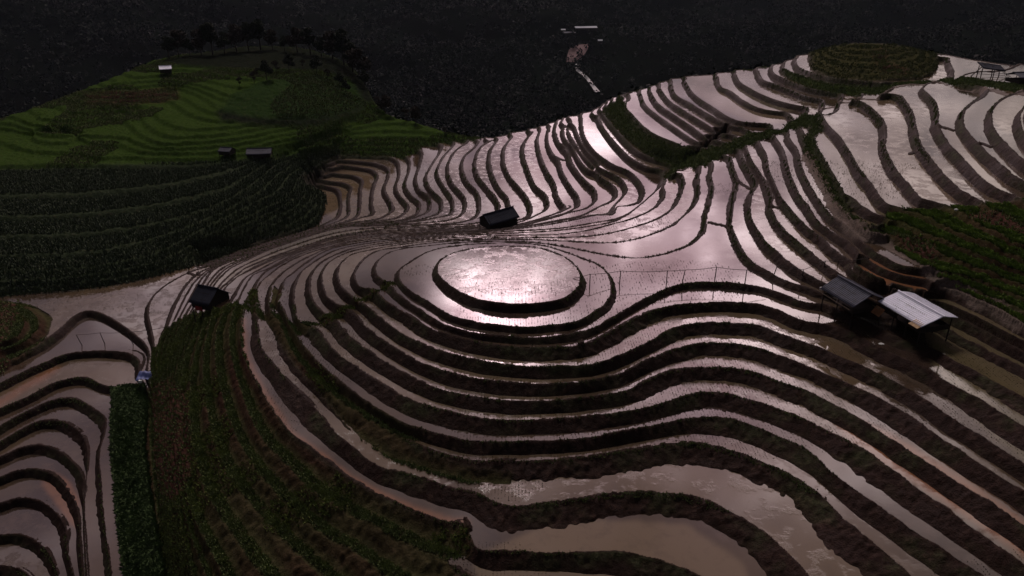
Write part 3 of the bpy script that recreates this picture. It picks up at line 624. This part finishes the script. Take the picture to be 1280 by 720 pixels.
h2 = hut('field_hut', 'dark steep roofed hut at the top of the green spur beside the wide pink paddy', 260, 358, 4.0, -22, 4.4, 2.9, 2.2, mt_blue, posts=3, walls='full')
h6 = hut('field_hut', 'tiny pale bluish hut high on the green hill near the ridge trees', 206, 82, 3.4, 25, 5.0, 2.6, 1.3, mt_light, posts=3, walls='full')
h7 = hut('field_hut', 'dull violet roofed hut in the dark hollow below the green hill', 324, 185, 3.6, 8, 8.0, 3.2, 1.4, mt_violet, posts=3, walls='full')
h7b = hut('field_hut', 'small dark roofed hut at the left of the violet roofed one below the green hill', 283, 184, 3.0, -12, 4.2, 2.2, 1.0, mt_violet, posts=3, walls='full')
h5b = hut('field_hut', 'violet grey roofed hut cut by the right edge above the upper paddies', 1282, 90, 3.0, 4, 6.5, 3.2, 1.0, mt_violet, posts=3)
# bits hung on the huts
def part(parent, name, mat, fn):
    mb = MB(); fn(mb); return mb.build(name, mat, parent)
t, d, q, h, fl, gl = h4
part(t, 'roof_patch', simple('plywood_sheet', (.34, .22, .12), .8), lambda m: m.box(Vector((0, 0, 0))+d*2.9+q*2.9+Vector((0, 0, h-1.06)), d*1.5, q*1.1-Vector((0, 0, .40)), Vector((0, 0, .04))))
part(t, 'leaning_board', simple('orange_board', (.42, .20, .09), .8), lambda m: m.box(-d*3.2+q*3.1+Vector((0, 0, h-2.2)), d*1.5, q*.7-Vector((0, 0, .9)), Vector((0, .03, .03))))
part(t, 'rail', mbam, lambda m: m.bar(-d*4.2+q*3.2+Vector((0, 0, fl+.4)), -d*2.2+q*3.9+Vector((0, 0, fl+1.0)), .04))
t, d, q, h, fl, gl = h2
part(t, 'red_blanket', mred, lambda m: m.box(q*2.9+Vector((0, 0, fl+.4)), d*1.5, q*.05, Vector((0, 0, .8))))
t, d, q, h, fl, gl = h3
part(t, 'pale_sack', simple('pale_sack_cloth', (.55, .52, .50), .8), lambda m: m.box(-d*3.3+q*2.2+Vector((0, 0, h-1.7)), d*.5, q*.35, Vector((0, 0, .35))))
part(t, 'rail', mwood, lambda m: m.bar(-d*3.3+q*3.0+Vector((0, 0, fl+.9)), d*3.0+q*3.0+Vector((0, 0, fl+.8)), .05))
# open lean-to on the upper right paddies
c = drop_to(1232, 96, 0); t = thing('lean_to_shelter', 'open dark timber lean-to standing by the upper right paddies', 'shelter', c)
mb = MB(); sheet(mb, (-2.2, 1.6, 3.7), (3.8, 1.0, 2.9), (-2.0, -1.6, 2.5), (3.8, -1.9, 1.8), .03, .2, th=.22); mb.build('roof', mt_blue, t, True)
for (a, b_) in (((-5, -1.2, 0), (-.6, .4, 3.4)), ((1.4, -.3, -.3), (1.2, 0, 2.9)), ((3.2, -.6, -.3), (3.0, -.2, 2.5)), ((-1.2, 2, -.3), (-1.2, 2, 2.7)), ((3, 1.6, -.3), (3, 1.6, 2.2)), ((-1.2, .2, -.3), (-1.2, .2, 3.1))):
    mb = MB(); mb.bar(a, b_, .14, .11); mb.build('post', mdark, t)
for (a, b_) in (((-3, -.8, .9), (4.4, -1.2, .5)), ((-2, -.7, 1.5), (4.6, -1.2, .9)), ((2.2, -.5, 2.5), (5.2, -1.4, .3)), ((2.8, -.5, 2.3), (5.8, -1.5, .2))):
    mb = MB(); mb.bar(a, b_, .06); mb.build('rail', mdark, t)
# blue sheet tied at the paddy corner
c = drop_to(184, 474, 0); t = thing('tarpaulin', 'crumpled blue tarpaulin at the foot of the spur by the left paddy corner', 'tarpaulin', c)
mb = MB(); n = 12
for j in range(n+1):
    for i in range(n+1):
        u, v_ = i/n-.5, j/n-.5; mb.v.append((u*3.4, v_*2.0, .55+.5*(1-4*u*u)*(.6+.4*math.sin(v_*9+u*4))+.12*math.sin(i*1.9)+v_*.8))
for j in range(n):
    for i in range(n): k = j*(n+1)+i; mb.f.append((k, k+1, k+n+2, k+n+1))
mb.build('sheet', simple('blue_sheet', (.10, .12, .30), .5), t, True)
mb = MB(); mb.box((-.6, -1.2, .3), (.6, 0, 0), (0, .4, 0), (0, .1, .4)); mb.build('flap', simple('white_plastic', (.75, .74, .72), .6), t)
def lump(name, label, cat, px, py, s, mat):
    c = drop_to(px, py, 0); bm = bmesh.new(); bmesh.ops.create_icosphere(bm, subdivisions=2, radius=1)
    for v in bm.verts: v.co *= 1+.25*mnoise.noise(v.co*1.7+Vector((px, 0, 0))); v.co = Vector((v.co.x*s, v.co.y*s*.6, v.co.z*s*.5))
    me = bpy.data.meshes.new(name); bm.to_mesh(me); bm.free(); me.materials.append(mat); o = bpy.data.objects.new(name, me); o.location = c+Vector((0, 0, s*.3)); lk(o)
    o['label'] = label; o['category'] = cat
ms = bpy.data.materials['white_plastic']
lump('plastic_sack', 'small white sack lying at the top of the green slope on the right', 'sack', 1195, 263, .32, ms)
lump('plastic_sack', 'white sack lying beside the gully left of the curved front paddies', 'sack', 361, 423, .28, ms)
lump('plastic_sack', 'pale sack on the dark bank below the pale roofed hut', 'sack', 1101, 432, .45, ms)
# fences of thin poles and wire across the paddies
mpole = simple('pole_wood', (.05, .04, .035), .85)
def fence(label, bases, hts, leans, ends=()):
    P = [drop_to(x, y, 0) for x, y in bases]; t = thing('wire_fence', label, 'fence', P[0]); o = P[0]; tops = []
    for p, h_, l_ in zip(P, hts, leans):
        mb = MB(); a = p-o-Vector((0, 0, .4)); b_ = p-o+Vector((l_*h_, 0, h_)); m_ = (a+b_)/2+Vector((.10*l_, 0, 0)); mb.bar(a, m_, .08, .07, 6); mb.bar(m_, b_, .07, .06, 6); mb.build('post', mpole, t); tops.append(b_)
    tops = [v-o for v in ends[:1] if v] + tops + [v-o for v in ends[1:] if v]
    mb = MB()
    for a, b_ in zip(tops, tops[1:]):
        pr = a
        for k in range(1, 9):
            u = k/8; p = a.lerp(b_, u)-Vector((0, 0, .022*(b_-a).length*4*u*(1-u))); mb.bar(pr, p, .038, seg=5); pr = p
    mb.build('wire', mpole, t)
fence('thin wire fence on poles across the wide pink paddy right of the round paddy', [(737, 359), (774, 396 if False else 357), (833, 356), (852, 354), (893, 352), (931, 355)], [2.0, 2.3, 2.2, 2.1, 2.3, 2.2], [0, .04, -.02, .15, .03, 0],
      (drop_to(716, 348, .4), drop_to(962, 343, 1.6)))
fence('short wire fence climbing the curved paddies towards the dark roofed hut', [(966, 345), (1003, 345), (1030, 335), (1046, 334)], [1.6, 1.0, 1.1, 1.0], [.25, 0, 0, .1], (None, drop_to(1088, 322, .6)))
fence('leaning pole fence crossing the wide pink paddy on the left', [(104, 433), (132, 431), (168, 432)], [2.6, 2.7, 3.0], [-.28, -.18, -.28], (None, drop_to(232, 402, .9)))
# ------------------------------------------------------------------ vegetation
def leafmat(name, col, var=.5):
    m, nt, b = newmat(name); g_ = N(nt, 'ShaderNodeNewGeometry'); oi = N(nt, 'ShaderNodeObjectInfo')
    n = N(nt, 'ShaderNodeTexNoise', i_Vector=g_.outputs['Position'], i_Scale=.7, i_Detail=4.0)
    n2 = N(nt, 'ShaderNodeTexNoise', i_Vector=g_.outputs['Position'], i_Scale=9.0, i_Detail=1.0)
    f_ = M_(nt, 'ADD', M_(nt, 'MULTIPLY', n.outputs[0], .6), M_(nt, 'MULTIPLY', n2.outputs[0], .4))
    c = mixc(nt, 1.0, tuple(col), ramp(nt, f_, [(.3, 1-var), (.7, 1+var*1.3)]), 'MULTIPLY'); nt.links.new(c, b.inputs['Base Color'])
    b.inputs['Roughness'].default_value = .7; b.inputs['Specular IOR Level'].default_value = .08; return m
def raw_mesh(name, co, tri, mat, smooth=False):
    me = bpy.data.meshes.new(name); me.vertices.add(len(co)); me.vertices.foreach_set('co', co.astype(np.float32).ravel()); k = tri.shape[1]
    me.loops.add(tri.size); me.loops.foreach_set('vertex_index', tri.astype(np.int32).ravel()); me.polygons.add(len(tri))
    me.polygons.foreach_set('loop_start', np.arange(0, tri.size, k, dtype=np.int32)); me.polygons.foreach_set('loop_total', np.full(len(tri), k, np.int32))
    if smooth: me.polygons.foreach_set('use_smooth', np.ones(len(tri), bool))
    me.update(); me.materials.append(mat); return me
def tufts(name, x, y, z, h, wd_, nb_, mat, spread=.55, label=None):
    """many small plants: nb_ bent blades each"""
    n = len(x); a = rng.uniform(0, 2*np.pi, (n, nb_)); s = rng.uniform(.35, 1, (n, nb_))*spread; hh = (h[:, None]*rng.uniform(.7, 1.1, (n, nb_)))
    bx = np.broadcast_to(x[:, None], a.shape); by = np.broadcast_to(y[:, None], a.shape); bz = np.broadcast_to(z[:, None], a.shape)
    ca, sa = np.cos(a), np.sin(a); W = wd_*h[:, None]
    p0 = np.stack([bx-sa*W*.5, by+ca*W*.5, bz-.05], -1); p1 = np.stack([bx+sa*W*.5, by-ca*W*.5, bz-.05], -1)
    p2 = np.stack([bx+ca*s*hh*.45+sa*W*.5, by+sa*s*hh*.45-ca*W*.5, bz+hh*.75], -1); p3 = np.stack([bx+ca*s*hh, by+sa*s*hh, bz+hh*(1-.3*s)], -1)
    co = np.stack([p0, p1, p2, p3], 2).reshape(-1, 3); F = np.arange(len(co)).reshape(-1, 4)
    o = bpy.data.objects.new(name, raw_mesh(name, co, F, mat)); lk(o); o['kind'] = 'stuff'
    return o
area = (np.exp(np.linspace(S0, S1, hr))**2)[:, None]*np.ones((1, hc))
inview = (Ph > -60) & (Ph < 1340) & (Qh > 0) & (Qh < 790)
def scatter(mask, n, rows=None, rowf=.5):
    p = (area*mask).ravel(); 
    idx_ = rng.choice(p.size, n, p=p/p.sum()); r = idx_//hc+rng.uniform(-.5, .5, n); c = idx_ % hc+rng.uniform(-.5, .5, n)
    y = np.exp(S0+r/(hr-1)*(S1-S0)); x = (T0+c/(hc-1)*(T1-T0))*y
    if rows:
        fr = np.modf(hsample(H, x, y)*rows+100)[0]; k = fr < rowf; x, y = x[k], y[k]
    return x, y, hsample(Z, x, y)
def zm_(nm): return (zone == names.index(nm)) & inview
def go(name, mask, n, hgt, wdt, nb_, mat, rows=None, rowf=.5, spread=.55):
    x, y, z = scatter(mask, n, rows, rowf); h_ = hgt*rng.uniform(.6, 1.25, len(x)); return tufts(name, x, y, z, h_, wdt, nb_, mat, spread)
near = Yh < 150
mcorn = leafmat('corn_leaf', (0.0975, 0.1414, 0.0585)); mcorn2 = leafmat('corn_leaf_dark', (0.0765, 0.0968, 0.0585)); mgr = leafmat('grass_blade', (0.1604, 0.1944, 0.0583)); mgr2 = leafmat('grass_blade_dark', (0.1411, 0.1747, 0.0672))
go('corn_plants', zm_('corn') & (Ph < 226) & (Qh > 470), 22000, .8, .16, 5, mcorn, spread=.8)
go('corn_plants', zm_('corn') & ((Qh < 400)), 36000, 1.0, .13, 4, mcorn2, rows=1, rowf=.80)
go('spur_grass', zm_('spur') & (Qh > 380), 60000, .42, .13, 4, mgr2, rows=1, rowf=.40, spread=.9)
go('spur_grass', zm_('spur') & (vnoise(Xh, Yh, .16, 33) > .35), 5000, .45, .12, 4, mgr, spread=.9)
go('crop_plants', zm_('slope'), 30000, .5, .16, 4, leafmat('crop_leaf', (0.1632, 0.2321, 0.0516)), rows=1, rowf=.6, spread=.9)
go('bank_grass', zm_('bank') | zm_('grassy') | rim & inview, 30000, .5, .16, 4, mgr2, spread=.9)
go('hill_grass', (zm_('disk') & (np.modf(Hh*1.6+100)[0] < .6)) | (zm_('bush') | zm_('field')) & (vnoise(Xh, Yh, .05, 35) > .1), 24000, .6, .16, 4, leafmat('hill_leaf', (0.1105, 0.1238, 0.053)), spread=.9)
go('weeds', zm_('red'), 9000, .45, .15, 4, mgr2, spread=.9)
# grass on the edges of the paddies, in patches
g_on = (np.abs(np.modf(Hh+.05+100)[0]-.97) < .035) & (zone == 0) & inview & (vnoise(Xh, Yh, .045, 31) > .05)
go('bank_grass', g_on, 30000, .22, .22, 4, mgr2, spread=.9)
# rice seedlings in rows
def seedlings(n, mask, sp, hgt, mat, nm='rice_seedlings'):
    x, y, z = scatter(mask, n); x = np.round(x/sp)*sp+rng.normal(0, .02, len(x)); y = np.round(y/(sp*.8))*sp*.8+rng.normal(0, .02, len(x))
    k_ = hsample(vegF, x, y) < .3; fh = np.modf(hsample(H, x, y)+.05+100)[0]; k_ &= (fh > .03) & (fh < .93)
    x, y = x[k_], y[k_]; lv = np.floor(hsample(H, x, y)+.05); z = zm(lv)+.08
    return tufts(nm, x, y, z, hgt*rng.uniform(.7, 1.2, len(x)), .16, 3, mat, .7)
msd = leafmat('seedling', (0.078, 0.0806, 0.039), .4)
pat = vnoise(Xh, Yh, .07, 41)
front = (zone == 0) & inview & (Qh > 395) & (Ph > 330) & (pat > -.05)
seedlings(22000, front, .36, .12, msd)
seedlings(7500, (zone == 0) & inview & (Hh > -.04) & (Ph > 540) & (Ph < 730) & (Qh > 300) & (Qh < 356+22*pat) & (Hh < .3), .20, .085, msd)
seedlings(15000, (zone == 0) & inview & (Qh > 200) & (Qh < 395) & (pat > .25), .45, .17, msd)
# trees ------------------------------------------------------------
def crown(cx, r, n, size, sq=.8):
    """leaf clumps: centres on lobes, leaves scattered through their volume"""
    lob = [(np.array(c_), r_) for c_, r_ in cx]; co = []; 
    for c_, r_ in lob:
        m = int(n*r_**2/sum(q[1]**2 for q in lob)); d_ = rng.normal(size=(m, 3)); d_ /= np.linalg.norm(d_, axis=1)[:, None]; rad = r_*rng.uniform(.45, 1.08, m)**.6
        co.append(c_+d_*rad[:, None]*np.array([1, 1, sq]))
    P = np.vstack(co); m = len(P); u = rng.normal(size=(m, 3)); u /= np.linalg.norm(u, axis=1)[:, None]; v = np.cross(u, rng.normal(size=(m, 3))); v /= np.linalg.norm(v, axis=1)[:, None]
    s = size*rng.uniform(.6, 1.5, m)[:, None]; q = np.stack([P-u*s, P-v*s*.6, P+u*s, P+v*s*.6], 1).reshape(-1, 3); return q, np.arange(m*4).reshape(-1, 4)
mbark = simple('bark', (.045, .034, .026), .9, .4, 5); mleafA = leafmat('tree_leaf', (0.0264, 0.0324, 0.0168)); mleafB = leafmat('tree_leaf_brown', (0.0408, 0.0312, 0.0216))
def tree_proto(hgt, sp_, nl, mat, n=1500):
    t = bpy.data.objects.new('broadleaf_tree', None); lobes = []
    mb = MB(); mb.bar((0, 0, -.6), (.1, .1, hgt*.35), .028*hgt, .02*hgt, 8); mb.bar((.1, .1, hgt*.35), (.25, -.1, hgt*.75), .02*hgt, .008*hgt, 7)
    for i in range(nl):
        a = 2*math.pi*i/nl+random.uniform(-.5, .5); zz = hgt*random.uniform(.42, .86); rr_ = sp_*random.uniform(.35, .8)*(1.25-zz/hgt*.7)
        e = (math.cos(a)*rr_, math.sin(a)*rr_, zz); mb.bar((.1, .1, hgt*random.uniform(.25, .5)), e, .010*hgt, .003*hgt, 5); lobes.append((e, sp_*random.uniform(.28, .5)))
    lobes.append(((.2, 0, hgt*.9), sp_*.38)); tr = mb.build('trunk', mbark, t, True)
    co, F = crown(lobes, sp_, n, .035*hgt); cr = bpy.data.objects.new('crown', raw_mesh('crown', co, F, mat)); lk(cr, t)
    return t, [tr, cr]
PR = [tree_proto(9, 3.6, 7, mleafA), tree_proto(13, 4.6, 9, mleafA, 1900), tree_proto(11, 5.0, 8, mleafB, 1700), tree_proto(6, 2.6, 6, mleafB, 1000)]
used = set()
def place_tree(k, px, py, s, lab, grp, sink=0.0, pos=None):
    src, kids = PR[k]; c = pos or drop_to(px, py, 0)
    if c is None: return
    if k not in used: used.add(k); o = src; lk(o)
    else:
        o = src.copy(); lk(o)
        for ch in kids: q_ = ch.copy(); lk(q_, o)
    o.location = c-Vector((0, 0, sink)); o.rotation_euler = (0, 0, random.uniform(0, 6.28)); o.scale = (s,)*3; o['label'] = lab; o['category'] = 'tree'; o['group'] = grp
lab = 'dark broadleaf tree in the line along the crest of the left hill'
for i, (px, py) in enumerate([(212, 73), (224, 70), (238, 68.5), (252, 67.5), (266, 67), (281, 66), (296, 64), (311, 62), (326, 61), (341, 61), (356, 63), (372, 64.5), (388, 67), (402, 69), (416, 73), (430, 80), (441, 88), (449, 97), (456, 107)]):
    place_tree([1, 2, 0, 2, 1, 0, 2, 1][i % 8], px, py+1.5, random.uniform(.75, 1.25), lab, 'trees along the left hill crest')
lab = 'small dark tree growing on the knoll of the left hill'
for i, (px, py) in enumerate([(322, 96), (334, 101), (346, 92), (362, 90), (379, 86), (396, 93), (410, 100), (425, 108), (300, 108), (433, 118), (318, 104)]):
    place_tree([3, 0][i % 2], px, py, random.uniform(.55, .9), lab, 'trees on the left knoll')
lab = 'dark tree on the steep side right of the left hill'
for i, (px, py) in enumerate([(466, 122), (472, 133), (482, 142), (494, 147), (507, 151), (520, 155)]):
    place_tree([0, 3, 2][i % 3], px, py, random.uniform(.6, .9), lab, 'trees on the side of the left hill')
lab = 'low bushy tree on the rim between the terraces and the dark valley'
for i, (px, py) in enumerate([(556, 167), (612, 170), (650, 162), (700, 149), (736, 136), (752, 128), (768, 121), (775, 116), (790, 112), (836, 99), (880, 92), (905, 89), (932, 85), (960, 80), (982, 74), (1180, 66), (1215, 72), (1262, 78)]):
    place_tree(3, px, py, random.uniform(.35, .7), lab, 'bushy trees along the rim', sink=.5)
place_tree(3, 1242, 302, .4, 'round leafy shrub on the green slope right of the footpath', 'shrubs on the right slope') if False else None
# forest in the valley and on the far mountains: one mass
def blobs(name, x, y, z, s, mat, k=24):
    """tree crowns as loose clumps of leaf faces"""
    n = len(x); d_ = rng.normal(size=(n, k, 3)); d_ /= np.linalg.norm(d_, axis=2)[..., None]; d_[..., 2] = np.abs(d_[..., 2])*1.3-.15
    P = np.stack([x, y, z+s*.5], -1)[:, None]+d_*(s[:, None]*rng.uniform(.35, 1.0, (n, k)))[..., None]*np.array([1, 1, 1.15]); P = P.reshape(-1, 3); m = len(P)
    u = rng.normal(size=(m, 3)); u[:, 2] *= .6; u /= np.linalg.norm(u, axis=1)[:, None]; v = np.cross(u, rng.normal(size=(m, 3))); v /= np.linalg.norm(v, axis=1)[:, None]; q = (np.repeat(s, k)*rng.uniform(.12, .30, m))[:, None]
    co = np.stack([P-u*q, P-v*q*.8, P+u*q, P+v*q*.8], 1).reshape(-1, 3)
    o = bpy.data.objects.new(name, raw_mesh(name, co, np.arange(m*4).reshape(-1, 4), mat)); lk(o); o['kind'] = 'stuff'
def lowvar(m):
    nt = m.node_tree; b = [n for n in nt.nodes if n.type == 'BSDF_PRINCIPLED'][0]; src = b.inputs['Base Color'].links[0].from_socket; g_ = N(nt, 'ShaderNodeNewGeometry')
    n = N(nt, 'ShaderNodeTexNoise', i_Vector=g_.outputs['Position'], i_Scale=.007, i_Detail=6.0, i_Roughness=.65); nt.links.new(mixc(nt, 1.0, src, ramp(nt, n.outputs[0], [(.40, .15), (.60, 2.4)]), 'MULTIPLY'), b.inputs['Base Color']); return m
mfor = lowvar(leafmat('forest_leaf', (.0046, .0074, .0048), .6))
nF = 38000
fy_ = np.exp(rng.uniform(math.log(420), math.log(3000), nF)); fx_ = fy_*rng.uniform(-.85, .85, nF)
den = vnoise(fx_, fy_, .006, 51)+rng.uniform(-.6, .6, nF) > -.35; fx_, fy_ = fx_[den], fy_[den]
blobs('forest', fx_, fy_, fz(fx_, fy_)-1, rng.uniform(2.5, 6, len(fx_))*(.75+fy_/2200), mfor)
# trees on the slope just behind the rim
m_ = (dist > 10) & (dist < 190); x_, y_, z_ = scatter(m_, 9000); blobs('rim_forest', x_, y_, z_-1.0, rng.uniform(1.6, 3.8, len(x_)), mfor, 22)
# valley farm, bare slope and stream
def hitfar(px, py):
    for Dm in np.exp(np.linspace(math.log(500), math.log(5000), 1500)):
        a = (px-640)/FPX; b_ = (360-py)/FPX; dy = cP+b_*sP; dz = -sP+b_*cP; k = Dm/dy; x, y, z = a*k, Dm, ZC+dz*k
        if z < float(fz(np.array([x]), np.array([y]))[0]): return Vector((x, y, z))
mslip = simple('bare_soil', (.15, .085, .085), .9, .3, .05); mst = simple('foam_water', (.20, .21, .21), .5, .5, .08)
def ribbon(name, pts, mat, lift=1.5):
    P = [(hitfar(*a), hitfar(*b_)) for a, b_ in pts]
    if any(p is None or q_ is None for p, q_ in P): return
    mb = MB(); up_ = Vector((0, 0, lift))
    for (a, b_), (c_, d_) in zip(P, P[1:]):
        K_ = 4
        for i in range(K_): mb.quad(a.lerp(b_, i/K_)+up_, a.lerp(b_, (i+1)/K_)+up_, c_.lerp(d_, (i+1)/K_)+up_, c_.lerp(d_, i/K_)+up_)
    o = mb.build(name, mat); o['kind'] = 'structure'
ribbon('bare_slope', [((716, 58), (736, 56)), ((711, 64), (735, 62)), ((709, 71), (731, 69)), ((708, 79), (718, 79))], mslip)
ribbon('stream', [((719, 81), (724, 81)), ((720, 90), (725, 90)), ((727, 95), (731, 94)), ((733, 101), (737, 100)), ((738, 108), (742, 107)), ((744, 117), (750, 116))], mst)
mwr = simple('white_roof', (.42, .42, .48), .6)
def barn(label, px, py, L_, w_, h_, ang, mat):
    c = hitfar(px, py)
    if c is None: return
    t = thing('farm_building', label, 'building', c); u = Vector((math.cos(R(ang)), math.sin(R(ang)), 0)); v = Vector((-u.y, u.x, 0)); mb = MB(); mb.box((0, 0, h_*.5), u*L_, v*w_, (0, 0, h_)); mb.build('wall', mdark, t)
    mb = MB(); A = Vector((0, 0, h_*1.45))
    for s in (-1, 1): mb.quad(A-u*L_*.54, A+u*L_*.54, A+u*L_*.54+v*s*w_*.62-Vector((0, 0, h_*.5)), A-u*L_*.54+v*s*w_*.62-Vector((0, 0, h_*.5)))
    mb.build('roof', mat, t)
barn('long pale roofed farm building in the dark valley', 732, 38, 30, 9, 4, 8, mwr)
barn('short grey roofed farm building lowest of the valley cluster', 711, 44, 17, 8, 3.5, 12, mt_violet)
barn('tiny white shed at the left end of the valley farm', 704, 40, 6, 5, 3, 0, mwr)
barn('tiny white hut alone right of the valley farm', 750, 54, 6, 5, 3.5, 0, mwr)
# ------------------------------------------------------------------ sky and sun
SUN_AZ, SUN_EL = R(-14), R(54)
wd = bpy.data.worlds.new('World'); sc.world = wd; wd.use_nodes = True; nt = wd.node_tree; nt.nodes.clear()
out = nt.nodes.new('ShaderNodeOutputWorld')
sky = N(nt, 'ShaderNodeTexSky'); sky.sky_type = 'NISHITA'; sky.sun_disc = False; sky.sun_elevation = SUN_EL; sky.sun_rotation = SUN_AZ; sky.air_density = 1.2; sky.dust_density = 2.0
tc = N(nt, 'ShaderNodeTexCoord'); dv = tc.outputs['Generated']
sp = N(nt, 'ShaderNodeSeparateXYZ', i_0=dv); sx, sy, sz = sp.outputs
inv_ = M_(nt, 'DIVIDE', 1.0, M_(nt, 'ADD', M_(nt, 'MAXIMUM', sz, 0.0), .16))
cv = N(nt, 'ShaderNodeCombineXYZ', i_0=M_(nt, 'MULTIPLY', sx, inv_), i_1=M_(nt, 'MULTIPLY', sy, inv_), i_2=0.0)
c1 = N(nt, 'ShaderNodeTexNoise', i_Vector=cv.outputs[0], i_Scale=2.3, i_Detail=9.0, i_Roughness=.58, i_Distortion=.35)
c2 = N(nt, 'ShaderNodeTexNoise', i_Vector=cv.outputs[0], i_Scale=8.0, i_Detail=7.0, i_Roughness=.6)
cl = M_(nt, 'ADD', M_(nt, 'MULTIPLY', c1.outputs[0], .65), M_(nt, 'MULTIPLY', c2.outputs[0], .35))
def dirv(az, el): return (math.sin(R(az))*math.cos(R(el)), math.cos(R(az))*math.cos(R(el)), math.sin(R(el)))
def lobe(az, el, sig, amp):
    d = N(nt, 'ShaderNodeVectorMath', operation='DOT_PRODUCT', i_0=dv, i_1=dirv(az, el)); k = 1/R(sig)**2
    return M_(nt, 'MULTIPLY', M_(nt, 'EXPONENT', M_(nt, 'MULTIPLY', M_(nt, 'SUBTRACT', d.outputs['Value'], 1.0), k)), amp)
LOBES = [(-1.5, 27.8, 2.6, 15), (-3.5, 24.6, 1.1, 3.0), (2, 25.4, 1.2, 3.5), (12, 23, 6.5, 2.5), (3, 13, 5, 1.8), (31, 8, 7, .40), (17, 29, 6, 1.9), (30, 31, 9, 1.4), (-27, 24, 4, .5), (-33, 40, 9, .8), (2, 34, 6, 1.0)]
s = None
for q in LOBES:
    l = lobe(*q); s = l if s is None else M_(nt, 'ADD', s, l)
frontf = M_(nt, 'POWER', M_(nt, 'MAXIMUM', sy, 0.0), 3.0)
s = M_(nt, 'ADD', s, M_(nt, 'MULTIPLY', frontf, .26))
mod = ramp(nt, cl, [(.40, .30), (.50, .80), (.58, 1.9)])
s = M_(nt, 'MULTIPLY', s, mod); s = M_(nt, 'ADD', s, .032)
colr = mixc(nt, ramp(nt, cl, [(.42, 0.0), (.60, 1.0)]), (1.0, .61, .69), (1.0, .80, .83))
colr = mixc(nt, M_(nt, 'MULTIPLY', N(nt, 'ShaderNodeClamp', i_0=M_(nt, 'MULTIPLY_ADD', sx, 3.0, -.8)).outputs[0], .8), colr, (1.0, .83, .72))
cc_ = mixc(nt, 1.0, colr, s, 'MULTIPLY')
b1 = N(nt, 'ShaderNodeBackground', i_Color=mixc(nt, 1.0, sky.outputs[0], ramp(nt, cl, [(.40, .35), (.6, .06)]), 'MULTIPLY'), i_Strength=.05)
b2 = N(nt, 'ShaderNodeBackground', i_Color=cc_, i_Strength=1.0)
ad = nt.nodes.new('ShaderNodeAddShader'); nt.links.new(b1.outputs[0], ad.inputs[0]); nt.links.new(b2.outputs[0], ad.inputs[1]); nt.links.new(ad.outputs[0], out.inputs[0])
sd = bpy.data.lights.new('sun', 'SUN'); so = bpy.data.objects.new('sun', sd); COL.objects.link(so)
sd.energy = 1.3; sd.angle = R(12); sd.color = (1.0, .90, .84)
dsun = Vector(dirv(math.degrees(SUN_AZ), math.degrees(SUN_EL))); so.rotation_euler = dsun.to_track_quat('Z', 'Y').to_euler(); so.location = dsun*300
sc.view_settings.view_transform = 'Standard'; sc.view_settings.look = 'None'; sc.view_settings.gamma = 1; sc.view_settings.use_curve_mapping = False
sc.view_settings.exposure = 0.0
sc.cycles.max_bounces = 4; sc.cycles.diffuse_bounces = 1; sc.cycles.glossy_bounces = 3; sc.cycles.sample_clamp_indirect = 4

# thin evening haze in the valley air
mh = bpy.data.materials.new('haze_air'); mh.use_nodes = True; nt = mh.node_tree; nt.nodes.clear(); o = nt.nodes.new('ShaderNodeOutputMaterial'); pv = nt.nodes.new('ShaderNodeVolumePrincipled')
pv.inputs['Color'].default_value = (.62, .72, .88, 1); pv.inputs['Density'].default_value = .000022; pv.inputs['Anisotropy'].default_value = .2; nt.links.new(pv.outputs[0], o.inputs['Volume'])
zl = min(float(FZ.min()), float(Z.min()))-1
mb = MB(); mb.box((0, 3300, (320+zl)/2), (17000, 0, 0), (0, 7000, 0), (0, 0, 320-zl)); hz = mb.build('haze', mh); hz['kind'] = 'stuff'
